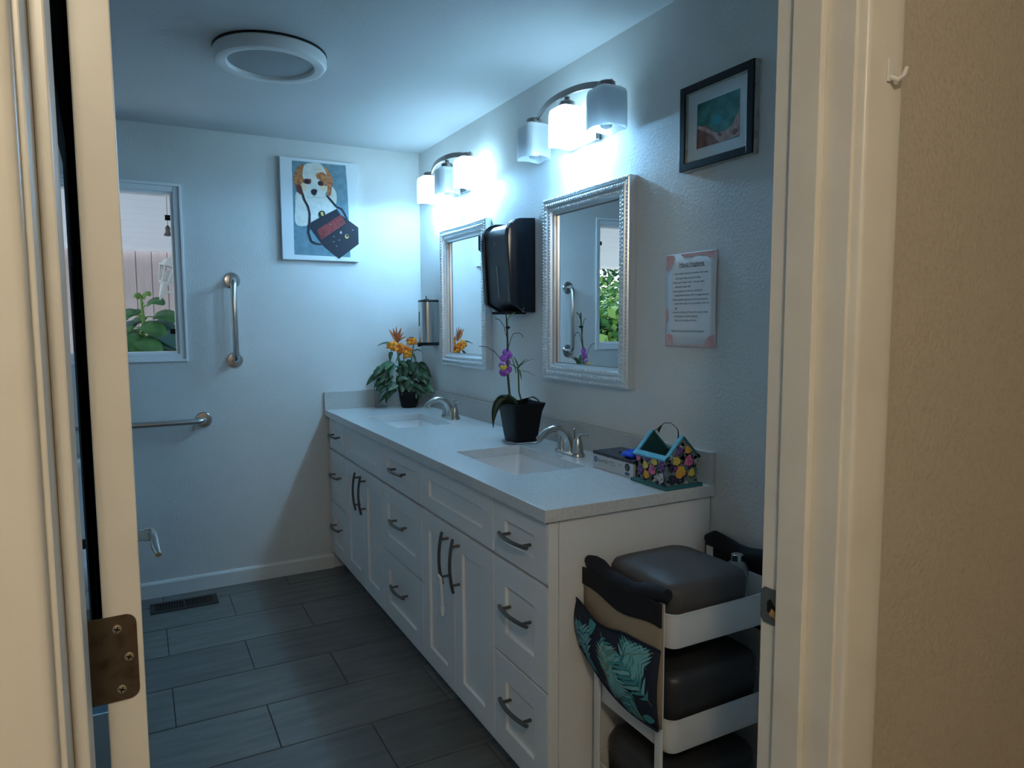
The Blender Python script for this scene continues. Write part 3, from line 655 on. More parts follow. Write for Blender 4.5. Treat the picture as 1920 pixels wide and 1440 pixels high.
vs, fs = text_mesh('Hand Hygiene', .0185, (xp-.0012, (y0+y1)/2-.004, z0+.858*Ht), FACE_NX, 'CENTER'); tx.use('ink').add(vs, fs)
tx.box(xp-.0014, xp-.0010, (y0+y1)/2-.060, (y0+y1)/2+.052, z0+.848*Ht, z0+.8525*Ht)
for u, v, s in lines:
    vs, fs = text_mesh(s, .0088, (0, 0, 0), FACE_NX); wmax = max(-p.y for p in vs); k = min(1, .150/wmax)
    tx.use('ink').add([(xp-.0016, y1-(u+.03)*Wd+p.y*k, z0+v*Ht+p.z) for p in vs], fs)
    if u == .14 or v == .775: tx.add([(xp-.0016, y1-(u+.005)*Wd+.0012*math.cos(q), z0+v*Ht+.003+.0012*math.sin(q)) for q in [2*math.pi*i/8 for i in range(8)]], [list(range(8))])
tag(tx.build('printed_text', None, t), kind='stuff')

# ------------------------------------------------------------------ hook on the hall casing
p = Vector((.912, .6172, 1.712))
t = thing('wall_hook', p, 'small white plastic hook stuck on the door casing', 'hook')
MB().box(p.x-.007, p.x+.005, p.y-.003, p.y, p.z, p.z+.030).build('hook_plate', 'whitepaint', t, bevel=.0012)
MB().tube([p+Vector((-.002, -.002, .006)), p+Vector((0, -.012, .000)), p+Vector((.005, -.017, .005)), p+Vector((.009, -.018, .016))], [.0035, .0035, .003, .0025], 8).build('hook_arm', 'whitepaint', t, smooth=True)

# ------------------------------------------------------------------ floor register
t = thing('floor_register', (.147, 3.73, 0), 'dark brown metal floor register by the baseboard', 'vent')
x0, x1, y0, y1 = -.005, .300, 3.664, 3.798
fr = MB().box(x0, x1, y0, y0+.022, 0, .005).box(x0, x1, y1-.022, y1, 0, .005).box(x0, x0+.022, y0+.022, y1-.022, 0, .005).box(x1-.022, x1, y0+.022, y1-.022, 0, .005).box(.141, .154, y0+.022, y1-.022, 0, .005)
fr.build('frame', 'vent', t, bevel=.001)
MB().box(x0+.02, x1-.02, y0+.02, y1-.02, .0003, .0012).build('opening', 'ventdark', t)
for k in range(22):
    x = x0+.028+k*.0119
    if abs(x-.147) < .01: continue
    MB().box(x, x+.004, y0+.022, y1-.022, .001, .0042).build('slat', 'vent', t)

# ------------------------------------------------------------------ orchid in a black pot
oc = Vector((1.345, 2.435, CZ))
t = thing('orchid_pot', oc, 'wilting purple orchid in a flared square black pot', 'potted plant')
def sq(h, z): return rrect(oc.x-h, oc.x+h, oc.y-h, oc.y+h, .012, CZ+z, 3)
MB().lathe([(.070, 0), (.078, .004), (.076, .007), (.066, .003)], (oc.x, oc.y, CZ+.0005), seg=28).build('saucer', 'clearplastic', t, smooth=True)
MB().loft([sq(.050, .006), sq(.054, .03), sq(.066, .125), sq(.077, .160), sq(.073, .160), sq(.064, .135), sq(.062, .130)]).build('pot', 'potblack', t, smooth=True, ang=50)
MB().loft([sq(.060, .128), sq(.050, .136), sq(.02, .138)]).build('bark_mix', 'soil', t)
on = lambda u, v: near((1.335, 2.42, 1.1), u, v)
def oleaf(pts, wd, m='leaforchid', up=(0, 0, 1), fold=.15, nm='leaf'):
    pts = [Vector(p) for p in pts]
    if len(pts) == 3: pts = arc(*pts)
    else: pts = bez(*pts)
    return leaf_mesh(MB(), pts, wl(wd), up, fold).build(nm, m, t, solid=.0012, smooth=True, ang=80)
b = oc+Vector((0, 0, .135)); tv = (FW*-1)
oleaf([b, on(945, 735)+Vector((0, 0, .01)), on(922, 752), on(925, 803)], .020, up=tv, fold=.1)
oleaf([b+Vector((-.01, 0, 0)), on(950, 742), on(934, 741)], .014)
oleaf([b+Vector((.01, 0, 0)), on(985, 734), on(1010, 745), on(1016, 762)], .024)
oleaf([b, on(975, 738), on(1000, 752)], .018)
oleaf([b, on(958, 748), on(950, 757)], .012, 'leafdk')
def stem(pts, r, m='stem', nm='stem'): return MB().tube([Vector(p) for p in pts], r, 7).build(nm, m, t, smooth=True)
stem([b, on(955, 745), on(951, 700), on(951, 640), on(949, 586)], .0026, 'twig', 'stake')
stem([b, on(957, 740), on(953, 700), on(953, 650), on(951, 600), on(957, 590), on(966, 586)], .0024)
stem([b+Vector((.012, 0, 0)), on(973, 735), on(972, 700), on(970, 688)], .0034)
stem([on(950, 632), on(945, 612), on(937, 600), on(929, 597)], .0013, 'twig', 'twig')
stem([on(954, 650), on(958, 635), on(962, 626), on(972, 624), on(979, 628), on(980, 633)], .0013, 'twig', 'twig')
stem([on(940, 675), on(928, 660), on(912, 650), on(898, 649)], .0013, 'twig', 'twig')
MB().ball(on(952, 614), .009, 10, (1.2, 1, .7)).build('stake_clip', 'black', t, smooth=True)
for (u, v), (u2, v2), wd in (((972, 690), (962, 668), .008), ((971, 692), (948, 683), .009), ((972, 690), (990, 672), .006), ((973, 688), (1003, 673), .004), ((972, 692), (978, 712), .008), ((972, 695), (1004, 705), .003), ((968, 700), (958, 668), .006), ((971, 690), (983, 682), .009)):
    a0, a1 = on(u, v), on(u2, v2); mid = (a0+a1)/2+Vector((0, 0, .014))
    oleaf([a0, mid, a1], wd, 'leafmd', up=(.3, .1, 1), nm='leaflet')
fc = on(947, 682)
def petal(c, ang, L, wd, m, nm='petal', tilt=.2):
    d = RT*math.cos(R(ang))+UP*math.sin(R(ang)); c = Vector(c)
    return leaf_mesh(MB(), arc(c, c+d*L*.6-FW*L*tilt, c+d*L+FW*L*.1), lambda q: wd*math.sin(math.pi*min(1, .1+.86*q))**.7+.0005, -FW, .1).build(nm, m, t, solid=.0008, smooth=True, ang=80)
for c, an, L, wd in ((on(950, 668), 95, .030, .016), (on(949, 672), 60, .032, .018), (on(948, 676), 130, .026, .015), (on(946, 684), 200, .024, .014), (on(946, 690), 260, .034, .018), (on(949, 688), 310, .028, .015), (on(948, 680), 20, .020, .012)):
    petal(c, an, L, wd, 'purple')
for an in (200, 250, 300, 340): petal(on(944, 687)-FW*.012, an, .016, .006, 'yellow')

# ------------------------------------------------------------------ orange flowering plant in the corner, glass vase behind
pc = Vector((1.345, 3.745, CZ))
t = thing('flowering_plant', pc, 'leafy plant with orange flowers in a small dark pot', 'potted plant')
MB().lathe([(.040, 0), (.046, .01), (.058, .085), (.062, .09), (.058, .092), (.050, .080)], pc+Vector((0, 0, .0005)), seg=24).build('pot', 'potblack', t, smooth=True)
pn = lambda u, v, dp=0.: near(pc+Vector((0, 0, .1)), u, v)+FW*dp
def plf(a0, a1, wd, m, droop=.02, dp=0., nm='leaf'):
    a0, a1 = pn(*a0, dp*.3), pn(*a1, dp); mid = (a0+a1)/2+Vector((0, 0, droop*2))
    return leaf_mesh(MB(), arc(a0, mid, a1, 7), wl(wd), (-FW.x, -FW.y, .7), .22).build(nm, m, t, solid=.0008, smooth=True, ang=80)
rr = random.Random(3)
mats_ = ['leafdk', 'leafdk', 'leafdk', 'leafmd', 'leafgrey']
for k in range(95):
    u = 720+rr.random()*72; v = 678+rr.random()*50; an = rr.uniform(-30, 210)
    ex = (u-757)/40
    u2 = u+ex*18+rr.uniform(-12, 12); v2 = v+rr.uniform(12, 32)
    plf((u, v), (u2, min(v2, 757)), rr.uniform(.016, .026), rr.choice(mats_), rr.uniform(.0, .02), rr.uniform(-.05, .05) if min(u, u2) > 738 else rr.uniform(-.11, -.07))
for a0, a1, wd, m in (((748, 722), (708, 727), .016, 'leafdk'), ((745, 730), (714, 755), .018, 'leafdk'), ((740, 728), (725, 756), .017, 'leafdk'), ((780, 700), (803, 722), .018, 'leafgrey'), ((785, 705), (806, 712), .016, 'leafmd'), ((775, 720), (792, 745), .018, 'leafdk'), ((758, 718), (756, 742), .014, 'leafgrey'), ((745, 716), (768, 712), .015, 'leafgrey'), ((768, 716), (800, 738), .018, 'leafdk'), ((752, 690), (707, 689), .007, 'leafblue'), ((735, 660), (734, 680), .012, 'leafdk'), ((738, 645), (710, 650), .006, 'leafdk'), ((760, 655), (744, 681), .008, 'leafgrey'), ((772, 660), (784, 684), .007, 'leafdk'), ((774, 660), (793, 660), .005, 'leafgrey'), ((762, 640), (782, 636), .006, 'leafdk'), ((748, 680), (768, 690), .012, 'leafmd')):
    plf(a0, a1, wd, m, .012, -.05)
for u, v in ((744, 655), (757, 662), (776, 645), (745, 632)):
    MB().tube([pc+Vector((0, 0, .08)), pn((u+757)/2, 700), pn(u, v)], .0028, 6).build('stem', 'stem', t, smooth=True)
def bloom(u, v, r, m1, m2, nP=13, nm='petal'):
    for k in range(nP):
        an = 360*k/nP+rr.uniform(-12, 12); L = r*rr.uniform(.75, 1.1); c = pn(u, v, -.03-.006*(k % 3))
        d = RT*math.cos(R(an))+UP*math.sin(R(an))*.75
        leaf_mesh(MB(), arc(c, c+d*L*.5-FW*L*.4, c+d*L, 5), wl(r*.26), -FW, .2).build(nm, m1 if k % 2 else m2, t, solid=.0008, smooth=True, ang=80)
bloom(739, 649, .042, 'orange', 'orange'); bloom(750, 653, .042, 'orange_b', 'orange'); bloom(761, 657, .044, 'orange', 'orange_b'); bloom(774, 641, .036, 'orange_b', 'orange'); bloom(765, 666, .030, 'orange', 'orange')
for a1, wd in (((731, 618), .008), ((739, 616), .008), ((746, 621), .010), ((755, 615), .009), ((760, 624), .006), ((735, 628), .007), ((764, 632), .006), ((745, 612), .006)):
    plf((745, 642), a1, wd, 'coral', .004, -.04, 'bract')
vz = Vector((1.205, 3.825, CZ))
t = thing('glass_vase', vz, 'clear glass vase half hidden behind the orange flowering plant', 'vase')
MB().lathe([(.030, .001), (.034, .004), (.036, .10), (.037, .215), (.034, .215), (.033, .10), (.030, .012), (.0, .012)], vz, seg=24).build('glass_wall', 'thinglass', t, smooth=True)

# ------------------------------------------------------------------ glove box
x0, x1, y0, y1, z0, z1 = 1.318, 1.438, 1.676, 1.890, CZ+.0005, CZ+.056
t = thing('glove_box', ((x0+x1)/2, (y0+y1)/2, z0), 'white and black cardboard box of disposable gloves', 'box')
MB().use('boxside').box(x0, x1, y0, y1, z0, z1-.010).use('boxtop').box(x0-.0003, x1+.0003, y0-.0003, y1+.0003, z1-.010, z1).build('carton', None, t)
MB().add([((x0+x1)/2+.026*math.cos(q), y0+.085+.062*math.sin(q), z1+.0005) for q in [2*math.pi*i/20 for i in range(20)]], [list(range(20))]).build('opening', 'ventdark', t)
g = MB(); xl = x0-.0006
def disc(y, z, r, m, lay=0): g.use(m).add([(xl-.0002*lay, y+r*math.cos(q), z+r*math.sin(q)) for q in [2*math.pi*i/18 for i in range(18)]], [list(range(18))])
disc(y1-.016, z0+.029, .0095, 'logoblue'); disc(y1-.016, z0+.029, .005, 'boxside', 1); disc(y1-.016, z0+.029, .0032, 'logoblue', 2)
disc(y0+.029, z0+.031, .0125, 'ink'); g.use('logoblue').add([(xl, y0+.018+a, z0+.006+b) for a, b in ((0, 0), (.022, 0), (.022, .009), (0, .009))], [(0, 1, 2, 3)])
for s, sz, yy, zz, mm in (('BasicMED', .0145, y1-.030, z0+.024, 'inksoft'), ('L', .015, y0+.033, z0+.026, 'boxside'), ('Nitrile', .0085, y1-.094, z0+.030, 'ink'), ('Exam Gloves', .0058, y1-.094, z0+.022, 'inksoft'), ('200', .008, y0+.071, z0+.030, 'inksoft')):
    vs, fs = text_mesh(s, sz, (xl-.0006, yy, zz), FACE_NX); g.use(mm).add(vs, fs)
g.build('printing', None, t)
gv = Vector(((x0+x1)/2-.028, y0+.050, z1))
tg = thing('glove', gv, 'crumpled bright blue disposable glove poking out of the glove box', 'glove')
rg = random.Random(5); m = MB(); rings = []
for j in range(9):
    ph = math.pi*j/8; ring_ = []
    for i in range(16):
        a = 2*math.pi*i/16; r = .030*(1+.42*math.sin(4*a+j*1.3)+rg.uniform(-.30, .30)); ring_.append(gv+Vector((r*.9*max(.02, math.sin(ph))*math.cos(a), r*1.1*max(.02, math.sin(ph))*math.sin(a), .011-.013*math.cos(ph)*(1+.5*math.sin(3*a+j)))))
    rings.append(ring_)
m.loft(rings).build('crumple', 'glove', tg, smooth=True, sub=1)

# ------------------------------------------------------------------ little painted house box
hx0, hx1, hy0, hy1 = 1.303, 1.442, 1.508, 1.670
t = thing('house_box', ((hx0+hx1)/2, (hy0+hy1)/2, CZ), 'open-roofed wooden house box painted with bright flowers', 'decorative box')
MB().box(hx0, hx1, hy0, hy1, CZ+.0003, CZ+.010).build('base', 'tealpaint', t, bevel=.001)
wx0, wx1, wy0, wy1 = 1.314, 1.430, 1.520, 1.658; ze, zr = CZ+.088, CZ+.148; xm = (wx0+wx1)/2; th = .006
for ya in (wy0, wy1-th): MB().prism([(x, ya, z) for x, z in ((wx0, CZ+.010), (wx1, CZ+.010), (wx1, ze), (xm, zr), (wx0, ze))], (0, th, 0)).build('gable', 'f_base' if ya == wy0 else 'tealdark', t)
for xa_ in (wx0, wx1-th): MB().box(xa_, xa_+th, wy0+th, wy1-th, CZ+.010, ze).build('side_wall', 'f_base' if xa_ == wx0 else 'tealdark', t)
def slope(x_e, ya, mt, nm):
    d = (Vector((xm, 0, zr))-Vector((x_e, 0, ze))).normalized(); n_ = Vector((-d.z, 0, d.x)) if x_e < xm else Vector((d.z, 0, -d.x))
    if n_.z < 0: n_ = -n_
    a0 = Vector((x_e, ya, ze))-d*.008; a1 = Vector((xm, ya, zr))+n_*.0
    MB().prism([a0, a1, a1+n_*.005, a0+n_*.005], (0, .012, 0)).build(nm, mt, t)
slope(wx0, wy0-.004, 'skyblue', 'gable_trim'); slope(wx0, wy1-.008, 'skyblue', 'gable_trim'); slope(wx1, wy0-.004, 'tealpaint', 'gable_trim'); slope(wx1, wy1-.008, 'tealpaint', 'gable_trim')
MB().prism([(wx0-.006, wy0-.004, ze-.006), (wx0+.006, wy0-.004, ze+.004), (wx0+.002, wy0-.004, ze+.010), (wx0-.010, wy0-.004, ze)], (0, wy1-wy0+.008, 0)).build('eave_trim', 'skyblue', t)
MB().prism([(wx1+.006, wy0-.004, ze-.006), (wx1-.006, wy0-.004, ze+.004), (wx1-.002, wy0-.004, ze+.010), (wx1+.010, wy0-.004, ze)], (0, wy1-wy0+.008, 0)).build('eave_trim', 'tealpaint', t)
hp = MB(); rh = random.Random(11)
def blob(fn, s, q, r, m, lay, n=12, el=1., rot=0.):
    pts = []
    for i in range(n):
        a = 2*math.pi*i/n; k = r*(1+.13*math.sin(3*a+s*40)+.08*math.sin(7*a)); x, y = k*math.cos(a), k*el*math.sin(a)
        pts.append(fn(s+x*math.cos(rot)-y*math.sin(rot), q+x*math.sin(rot)+y*math.cos(rot), lay))
    hp.use(m).add(pts, [list(range(n))])
L1 = wy1-wy0; fside = lambda s, q, l: Vector((wx0-.0004-.00025*l, wy1-max(.001, min(L1-.001, s)), CZ+.011+max(.0, min(.073, q))))
L2 = wx1-wx0
def fgab(s, q, l):
    s = max(.001, min(L2-.001, s)); zmax = .076+(.060*(1-abs(s-L2/2)/(L2/2)))-.003; return Vector((wx0+s, wy0-.0004-.00025*l, CZ+.011+max(0, min(zmax, q))))
def flower(fn, s, q, r, m):
    blob(fn, s+.25*r, q-.25*r, r*1.02, 'f_dk', 2); blob(fn, s, q, r, m, 3)
    for k in range(3): blob(fn, s+rh.uniform(-.5, .5)*r, q+rh.uniform(-.4, .5)*r, r*.32, 'f_wht' if m in ('f_pink', 'f_pur') and k == 0 else ('f_org' if m == 'f_yel' else ('f_yel' if m == 'f_org' else 'f_pur')), 4, 7, .35, rh.random()*3)
for fn, Lh, Hh in ((fside, L1, .074), (fgab, L2, .12)):
    for k in range(90): blob(fn, rh.random()*Lh, rh.random()*Hh, rh.uniform(.005, .011), rh.choice(['f_dk', 'f_grn', 'f_wht', 'f_pur', 'f_base', 'f_wht', 'f_dk']), 1, 7, rh.uniform(.3, .8), rh.random()*3)
for s, q, r, m in ((.012, .064, .011, 'f_pink'), (.022, .028, .012, 'f_pur'), (.050, .018, .013, 'f_org'), (.075, .036, .015, 'f_pink'), (.085, .064, .013, 'f_yel'), (.045, .046, .012, 'f_yel'), (.050, .068, .010, 'f_pur'), (.115, .020, .014, 'f_wht'), (.118, .055, .012, 'f_pur')): flower(fside, s, q, r, m)
for s, q, r, m in ((.016, .050, .010, 'f_dk'), (.036, .068, .014, 'f_yel'), (.052, .036, .019, 'f_org'), (.046, .098, .012, 'f_pur'), (.082, .066, .016, 'f_pink'), (.080, .100, .013, 'f_org'), (.094, .030, .012, 'f_yel'), (.020, .018, .014, 'f_dk'), (.030, .050, .010, 'f_pur')): flower(fgab, s, q, r, m)
hp.build('painted_flowers', None, t)
hn = lambda u, v: near((xm, (wy0+wy1)/2, 1.06), u, v)
MB().tube([Vector((xm, wy1-.004, zr-.004)), hn(1236, 801), hn(1246, 793), hn(1257, 793), hn(1266, 799), hn(1271, 806)], .0011, 6).build('wire_handle', 'twig', t, smooth=True)
MB().tube([hn(1275, 842), hn(1271, 830), hn(1272, 815), hn(1271, 805)], [.002, .0026, .002, .0014], 6).build('twig', 'twig', t, smooth=True)
MB().tube([hn(1268, 842), hn(1266, 833), hn(1274, 826)], [.003, .003, .0015], 6).build('twig', 'twig', t, smooth=True)
MB().prism([hn(1232, 806), hn(1237, 801), hn(1243, 795), hn(1238, 806), hn(1236, 812)], (.001, .001, 0)).build('ribbon', 'twig', t)

# ------------------------------------------------------------------ utility cart
kx0, kx1, ky0, ky1 = 1.050, 1.432, 1.190, 1.500
t = thing('utility_cart', ((kx0+kx1)/2, (ky0+ky1)/2, 0), 'white three-tier metal utility cart beside the vanity', 'cart')
RIM = (.715, .458, .205)
for zr_ in RIM:
    zb_ = zr_-.086
    rings = [rrect(kx0+.02, kx1-.02, ky0+.02, ky1-.02, .02, zb_), rrect(kx0+.006, kx1-.006, ky0+.006, ky1-.006, .026, zb_+.002), rrect(kx0+.002, kx1-.002, ky0+.002, ky1-.002, .028, zb_+.012), rrect(kx0, kx1, ky0, ky1, .03, zr_-.004), rrect(kx0-.003, kx1+.003, ky0-.003, ky1+.003, .032, zr_-.002), rrect(kx0-.003, kx1+.003, ky0-.003, ky1+.003, .032, zr_+.001), rrect(kx0+.002, kx1-.002, ky0+.002, ky1-.002, .028, zr_+.001), rrect(kx0+.003, kx1-.003, ky0+.003, ky1-.003, .027, zr_-.006), rrect(kx0+.006, kx1-.006, ky0+.006, ky1-.006, .024, zb_+.010), rrect(kx0+.02, kx1-.02, ky0+.02, ky1-.02, .02, zb_+.006)]
    MB().loft(rings).build('tray', 'cartwhite', t, smooth=True, ang=50)
for x, sx in ((kx0, -1), (kx1, 1)):
    for y in (ky0+.030, ky1-.030):
        MB().loft([rrect(x-.004+(sx*.006), x+.004+(sx*.006), y-.013, y+.013, .0035, z, 3) for z in (.062, .74)]).build('leg', 'cartwhite', t, smooth=True)
        w_ = MB().lathe([(.010, -.010), (.024, -.010), (.026, -.006), (.026, .006), (.024, .010), (.010, .010)], (x+sx*.006, y+.008, .0265), (1, 0, 0), 20).build('caster', 'rubber', t, smooth=True)
        MB().box(x+sx*.006-.013, x+sx*.006+.013, y-.010, y+.016, .052, .064).build('fork', 'cartwhite', w_, bevel=.002)
# fabric organiser on the vanity-front side of the cart
ox = kx0-.012
t = thing('fabric_organizer', (ox, (ky0+ky1)/2, .40), 'hanging tan organizer with black top and tropical leaf print pocket', 'organizer')
ya_, yb_ = ky0+.004, ky1+.014
def osurf(s, q, off=0.):
    "s: 0 far end to 1 near end; q: 0 bottom to 1 top; a panel sagging outwards"
    y = yb_+(ya_-yb_)*s; bot = .520-.072*s-.030*math.sin(math.pi*s); top = .735+.012*s
    z = bot+(top-bot)*q
    return Vector((ox-.010-off-.012*math.sin(math.pi*s)*math.sin(math.pi*min(1, q*1.2)), y, z))
def opatch(fn, q0, q1, m, nm, n=14, k=8, sol=.003):
    return MB().loft([[fn(i/n, q0(i/n)+(q1(i/n)-q0(i/n))*j/k) for j in range(k+1)] for i in range(n+1)], False, False, closed=False).build(nm, m, t, smooth=True, solid=sol, ang=80)
opatch(lambda s, q: osurf(s, q), lambda s: .0, lambda s: 1., 'tancloth', 'back_panel')
opatch(lambda s, q: osurf(s, q, .005), lambda s: .80+.02*math.sin(9*s)-.04*s+.05*s*s, lambda s: 1.01, 'blackcloth', 'top_flap')
rp = [osurf(s, 1.0)+Vector((.014, 0, .012-.010*math.sin(math.pi*s)+.008*math.cos(2*math.pi*s))) for s in [i/12 for i in range(13)]]
MB().tube(rp, [.012]+[.021+.003*math.sin(k*1.7) for k in range(11)]+[.014], 14).build('top_roll', 'blackcloth', t, smooth=True)
def poc(s, q): # bulging pocket
    return osurf(s, q*.64, .006+.030*math.sin(math.pi*min(1, .08+.92*q))*(.35+.65*math.sin(math.pi*min(1, s*.9+.12)))+.016*q*(1-s)**2)
ptop = lambda s: 1.0-.22*math.sin(math.pi*min(1, max(0, (s-.05)/.55)))*.35-.02*(1-s)**3
pk_ = opatch(poc, lambda s: 0., ptop, 'navy', 'pocket')
MB().tube([poc(s, ptop(s))+Vector((-.001, 0, 0)) for s in [i/14 for i in range(15)]], .0028, 6).tube([poc(s, 0)+Vector((-.001, 0, 0)) for s in [i/14 for i in range(15)]], .0032, 6).build('binding', 'navy', t, smooth=True)
lp = MB()
def pleaf(s0, q0, ang, L, m, fr=True):
    ca, sa = math.cos(R(ang)), math.sin(R(ang)); asp = .355/.20
    def P2(a, b): # leaf-local to pocket
        return (s0+(a*ca-b*sa)/.35, q0+(a*sa+b*ca)/.20)
    def put(pts, mm, lay):
        out = []
        for a, b in pts:
            s, q = P2(a, b); s = min(.985, max(.015, s)); q = min(ptop(s)-.02, max(.02, q)); out.append(poc(s, q)+Vector((-.0024-.0003*lay, 0, 0)))
        lp.use(mm).add(out, [list(range(len(out)))])
    if fr:
        n = 8
        for k in range(n):
            a = L*(.12+.80*k/n); h = L*.46*math.sin(math.pi*(.12+.8*k/n))
            for sg in (-1, 1):
                put([(a, 0), (a+h*.30, sg*h*.45), (a+h*.72, sg*h*.95), (a+h*.62, sg*h*.62), (a+L*.085, 0)], m if (k+sg) % 3 else 'teal2', 1)
        put([(0, -.0012), (L, -.0006), (L, .0006), (0, .0012)], 'olive', 2)
    else:
        put([(L*i/8, .22*L*math.sin(math.pi*i/8)) for i in range(9)]+[(L*i/8, -.22*L*math.sin(math.pi*i/8)) for i in range(7, 0, -1)], m, 0)
        put([(0, -.001), (L, 0), (0, .001)], 'navy', 1)
for a in ((.10, .80, -70, .12, 'teal1'), (.30, .15, 115, .13, 'teal2'), (.55, .30, 100, .10, 'olive'), (.97, .30, 140, .14, 'teal1'), (.62, .92, -20, .11, 'teal2'), (.95, .95, 200, .12, 'teal1'), (.52, .02, 60, .11, 'teal2'), (.80, .40, 250, .09, 'teal1'), (.06, .30, 70, .08, 'teal3'), (.40, .85, -40, .10, 'teal1'), (.20, .02, 60, .09, 'teal1')): pleaf(*a)
for a in ((.20, .45, 60, .07, 'teal3'), (.45, .60, 20, .08, 'teal2'), (.70, .14, -25, .07, 'olive'), (.85, .08, 10, .05, 'teal1'), (.30, .70, 100, .07, 'teal1')): pleaf(*a, False)
lp.build('leaf_print', None, t)
# second organiser seen only by its black roll, on the wall side
t = thing('fabric_organizer', (kx1+.012, 1.36, .60), 'black topped organizer roll squeezed between cart and wall', 'organizer')
rp = [Vector((kx1+.022, 1.50-.29*k/10, .752+.006*math.sin(k)+(.004 if k < 2 else 0))) for k in range(11)]
MB().tube(rp, [.010]+[.023]*9+[.016], 12).build('top_roll', 'blackcloth', t, smooth=True)
MB().box(kx1+.012, kx1+.018, 1.215, 1.495, .56, .75).build('back_panel', 'blackcloth', t, bevel=.002)
# bins in the trays and a clear bottle
def tray_bin(x0, x1, y0, y1, z0, z1, m, label, r=.045):
    o = thing('storage_bin', ((x0+x1)/2, (y0+y1)/2, z0), label, 'bin', 'grey plastic bins in the cart')
    MB().loft([rrect(x0+.012, x1-.012, y0+.012, y1-.012, r-.010, z0), rrect(x0+.006, x1-.006, y0+.006, y1-.006, r-.005, z0+.01), rrect(x0, x1, y0, y1, r, z1-.05), rrect(x0, x1, y0, y1, r, z1-.022), rrect(x0+.006, x1-.006, y0+.006, y1-.006, r, z1-.008), rrect(x0+.022, x1-.022, y0+.022, y1-.022, r, z1), rrect(x0+.07, x1-.07, y0+.07, y1-.07, .03, z1+.003)]).build('shell', m, o, smooth=True, ang=75)
    return o
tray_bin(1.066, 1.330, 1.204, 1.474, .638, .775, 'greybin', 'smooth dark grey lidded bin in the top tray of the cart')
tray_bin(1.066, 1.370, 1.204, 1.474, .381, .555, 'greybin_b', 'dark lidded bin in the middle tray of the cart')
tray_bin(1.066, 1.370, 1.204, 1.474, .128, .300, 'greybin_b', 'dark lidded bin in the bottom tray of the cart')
t = thing('clear_bottle', (1.385, 1.315, .637), 'clear plastic bottle beside the top bin in the cart', 'bottle')
MB().lathe([(.026, .0), (.030, .004), (.030, .095), (.022, .112), (.014, .118), (.014, .128)], (1.385, 1.315, .637), seg=20).build('bottle_body', 'clearplastic', t, smooth=True)
MB().lathe([(.0155, .118), (.0155, .134), (.012, .136)], (1.385, 1.315, .637), seg=16).build('cap', 'steel', t, smooth=True)

# ------------------------------------------------------------------ behind the door: garment, toilet, waste bin
t = thing('hanging_garment', DM @ Vector((-.03, .62, .85)), 'long dark cloth garment hanging on the back of the door', 'garment')
rings = []
for j in range(13):
    q = j/12; z = 1.945-1.12*q; wd = .10+.09*min(1, q*3)+.03*q; row_ = []
    for i in range(28):
        a = 2*math.pi*i/28; r = 1+.16*math.sin(6*a+q*2)*min(1, q*4)
        tk = .017 if z > 1.68 else .0095
        row_.append(DM @ Vector((-.0015-tk+tk*math.cos(a), .66+wd*r*math.sin(a), z)))
    rings.append(row_)
MB().loft(rings).build('cloth', 'blackcloth', t, smooth=True)
MB().tube([DM @ Vector(p) for p in ((-.018, .66, 1.925), (-.020, .66, 1.94), (-.012, .66, 1.97), (-.004, .66, DHT+.004), (.018, .66, DHT+.005), (.039, .66, DHT+.003), (.040, .66, 1.955))], .003, 8).build('door_hook', 'black', t, smooth=True)

tx_, ty_ = -.36, YB
t = thing('toilet', (tx_, 3.62, 0), 'white two-piece toilet against the back wall behind the door', 'toilet')
MB().loft([rrect(tx_-.19, tx_+.19, ty_-.215, ty_-.020, .03, .385), rrect(tx_-.215, tx_+.215, ty_-.225, ty_-.015, .035, .55), rrect(tx_-.22, tx_+.22, ty_-.228, ty_-.015, .035, .735)]).build('tank', 'porcelain', t, smooth=True, ang=50)
MB().loft([rrect(tx_-.230, tx_+.230, ty_-.238, ty_-.012, .035, .735), rrect(tx_-.232, tx_+.232, ty_-.240, ty_-.012, .035, .760), rrect(tx_-.22, tx_+.22, ty_-.228, ty_-.02, .035, .772)]).build('tank_lid', 'porcelain', t, smooth=True, ang=50)
def ov(a, b, cy, z, n=28): return [Vector((tx_+a*math.cos(2*math.pi*i/n), cy+b*math.sin(2*math.pi*i/n), z)) for i in range(n)]
MB().loft([ov(.11, .22, 3.50, .0), ov(.105, .21, 3.50, .04), ov(.095, .18, 3.50, .16), ov(.14, .22, 3.46, .28), ov(.185, .245, 3.43, .375), ov(.185, .245, 3.43, .395)]).build('bowl', 'porcelain', t, smooth=True, ang=60)
MB().loft([ov(.19, .25, 3.43, .395), ov(.192, .252, 3.43, .412), ov(.188, .248, 3.43, .424), ov(.12, .17, 3.43, .430)]).build('seat_lid', 'porcelain', t, smooth=True)
MB().tube([(tx_-.16, ty_-.232, .69), (tx_-.16, ty_-.252, .69), (tx_-.09, ty_-.255, .685)], .006, 8).build('flush_lever', 'nickel', t, smooth=True)
bc = Vector((-.155, 2.02, 0))
t = thing('waste_bin', bc, 'pale blue plastic waste bin standing behind the door', 'bin')
def bq(h, z): return rrect(bc.x-h*.6, bc.x+h*.6, bc.y-h, bc.y+h, .02, z)
MB().loft([bq(.085, .0), bq(.088, .01), bq(.112, .42), bq(.118, .445), bq(.112, .445), bq(.106, .42), bq(.082, .012)]).build('bin_wall', 'binblue', t, smooth=True, ang=50)

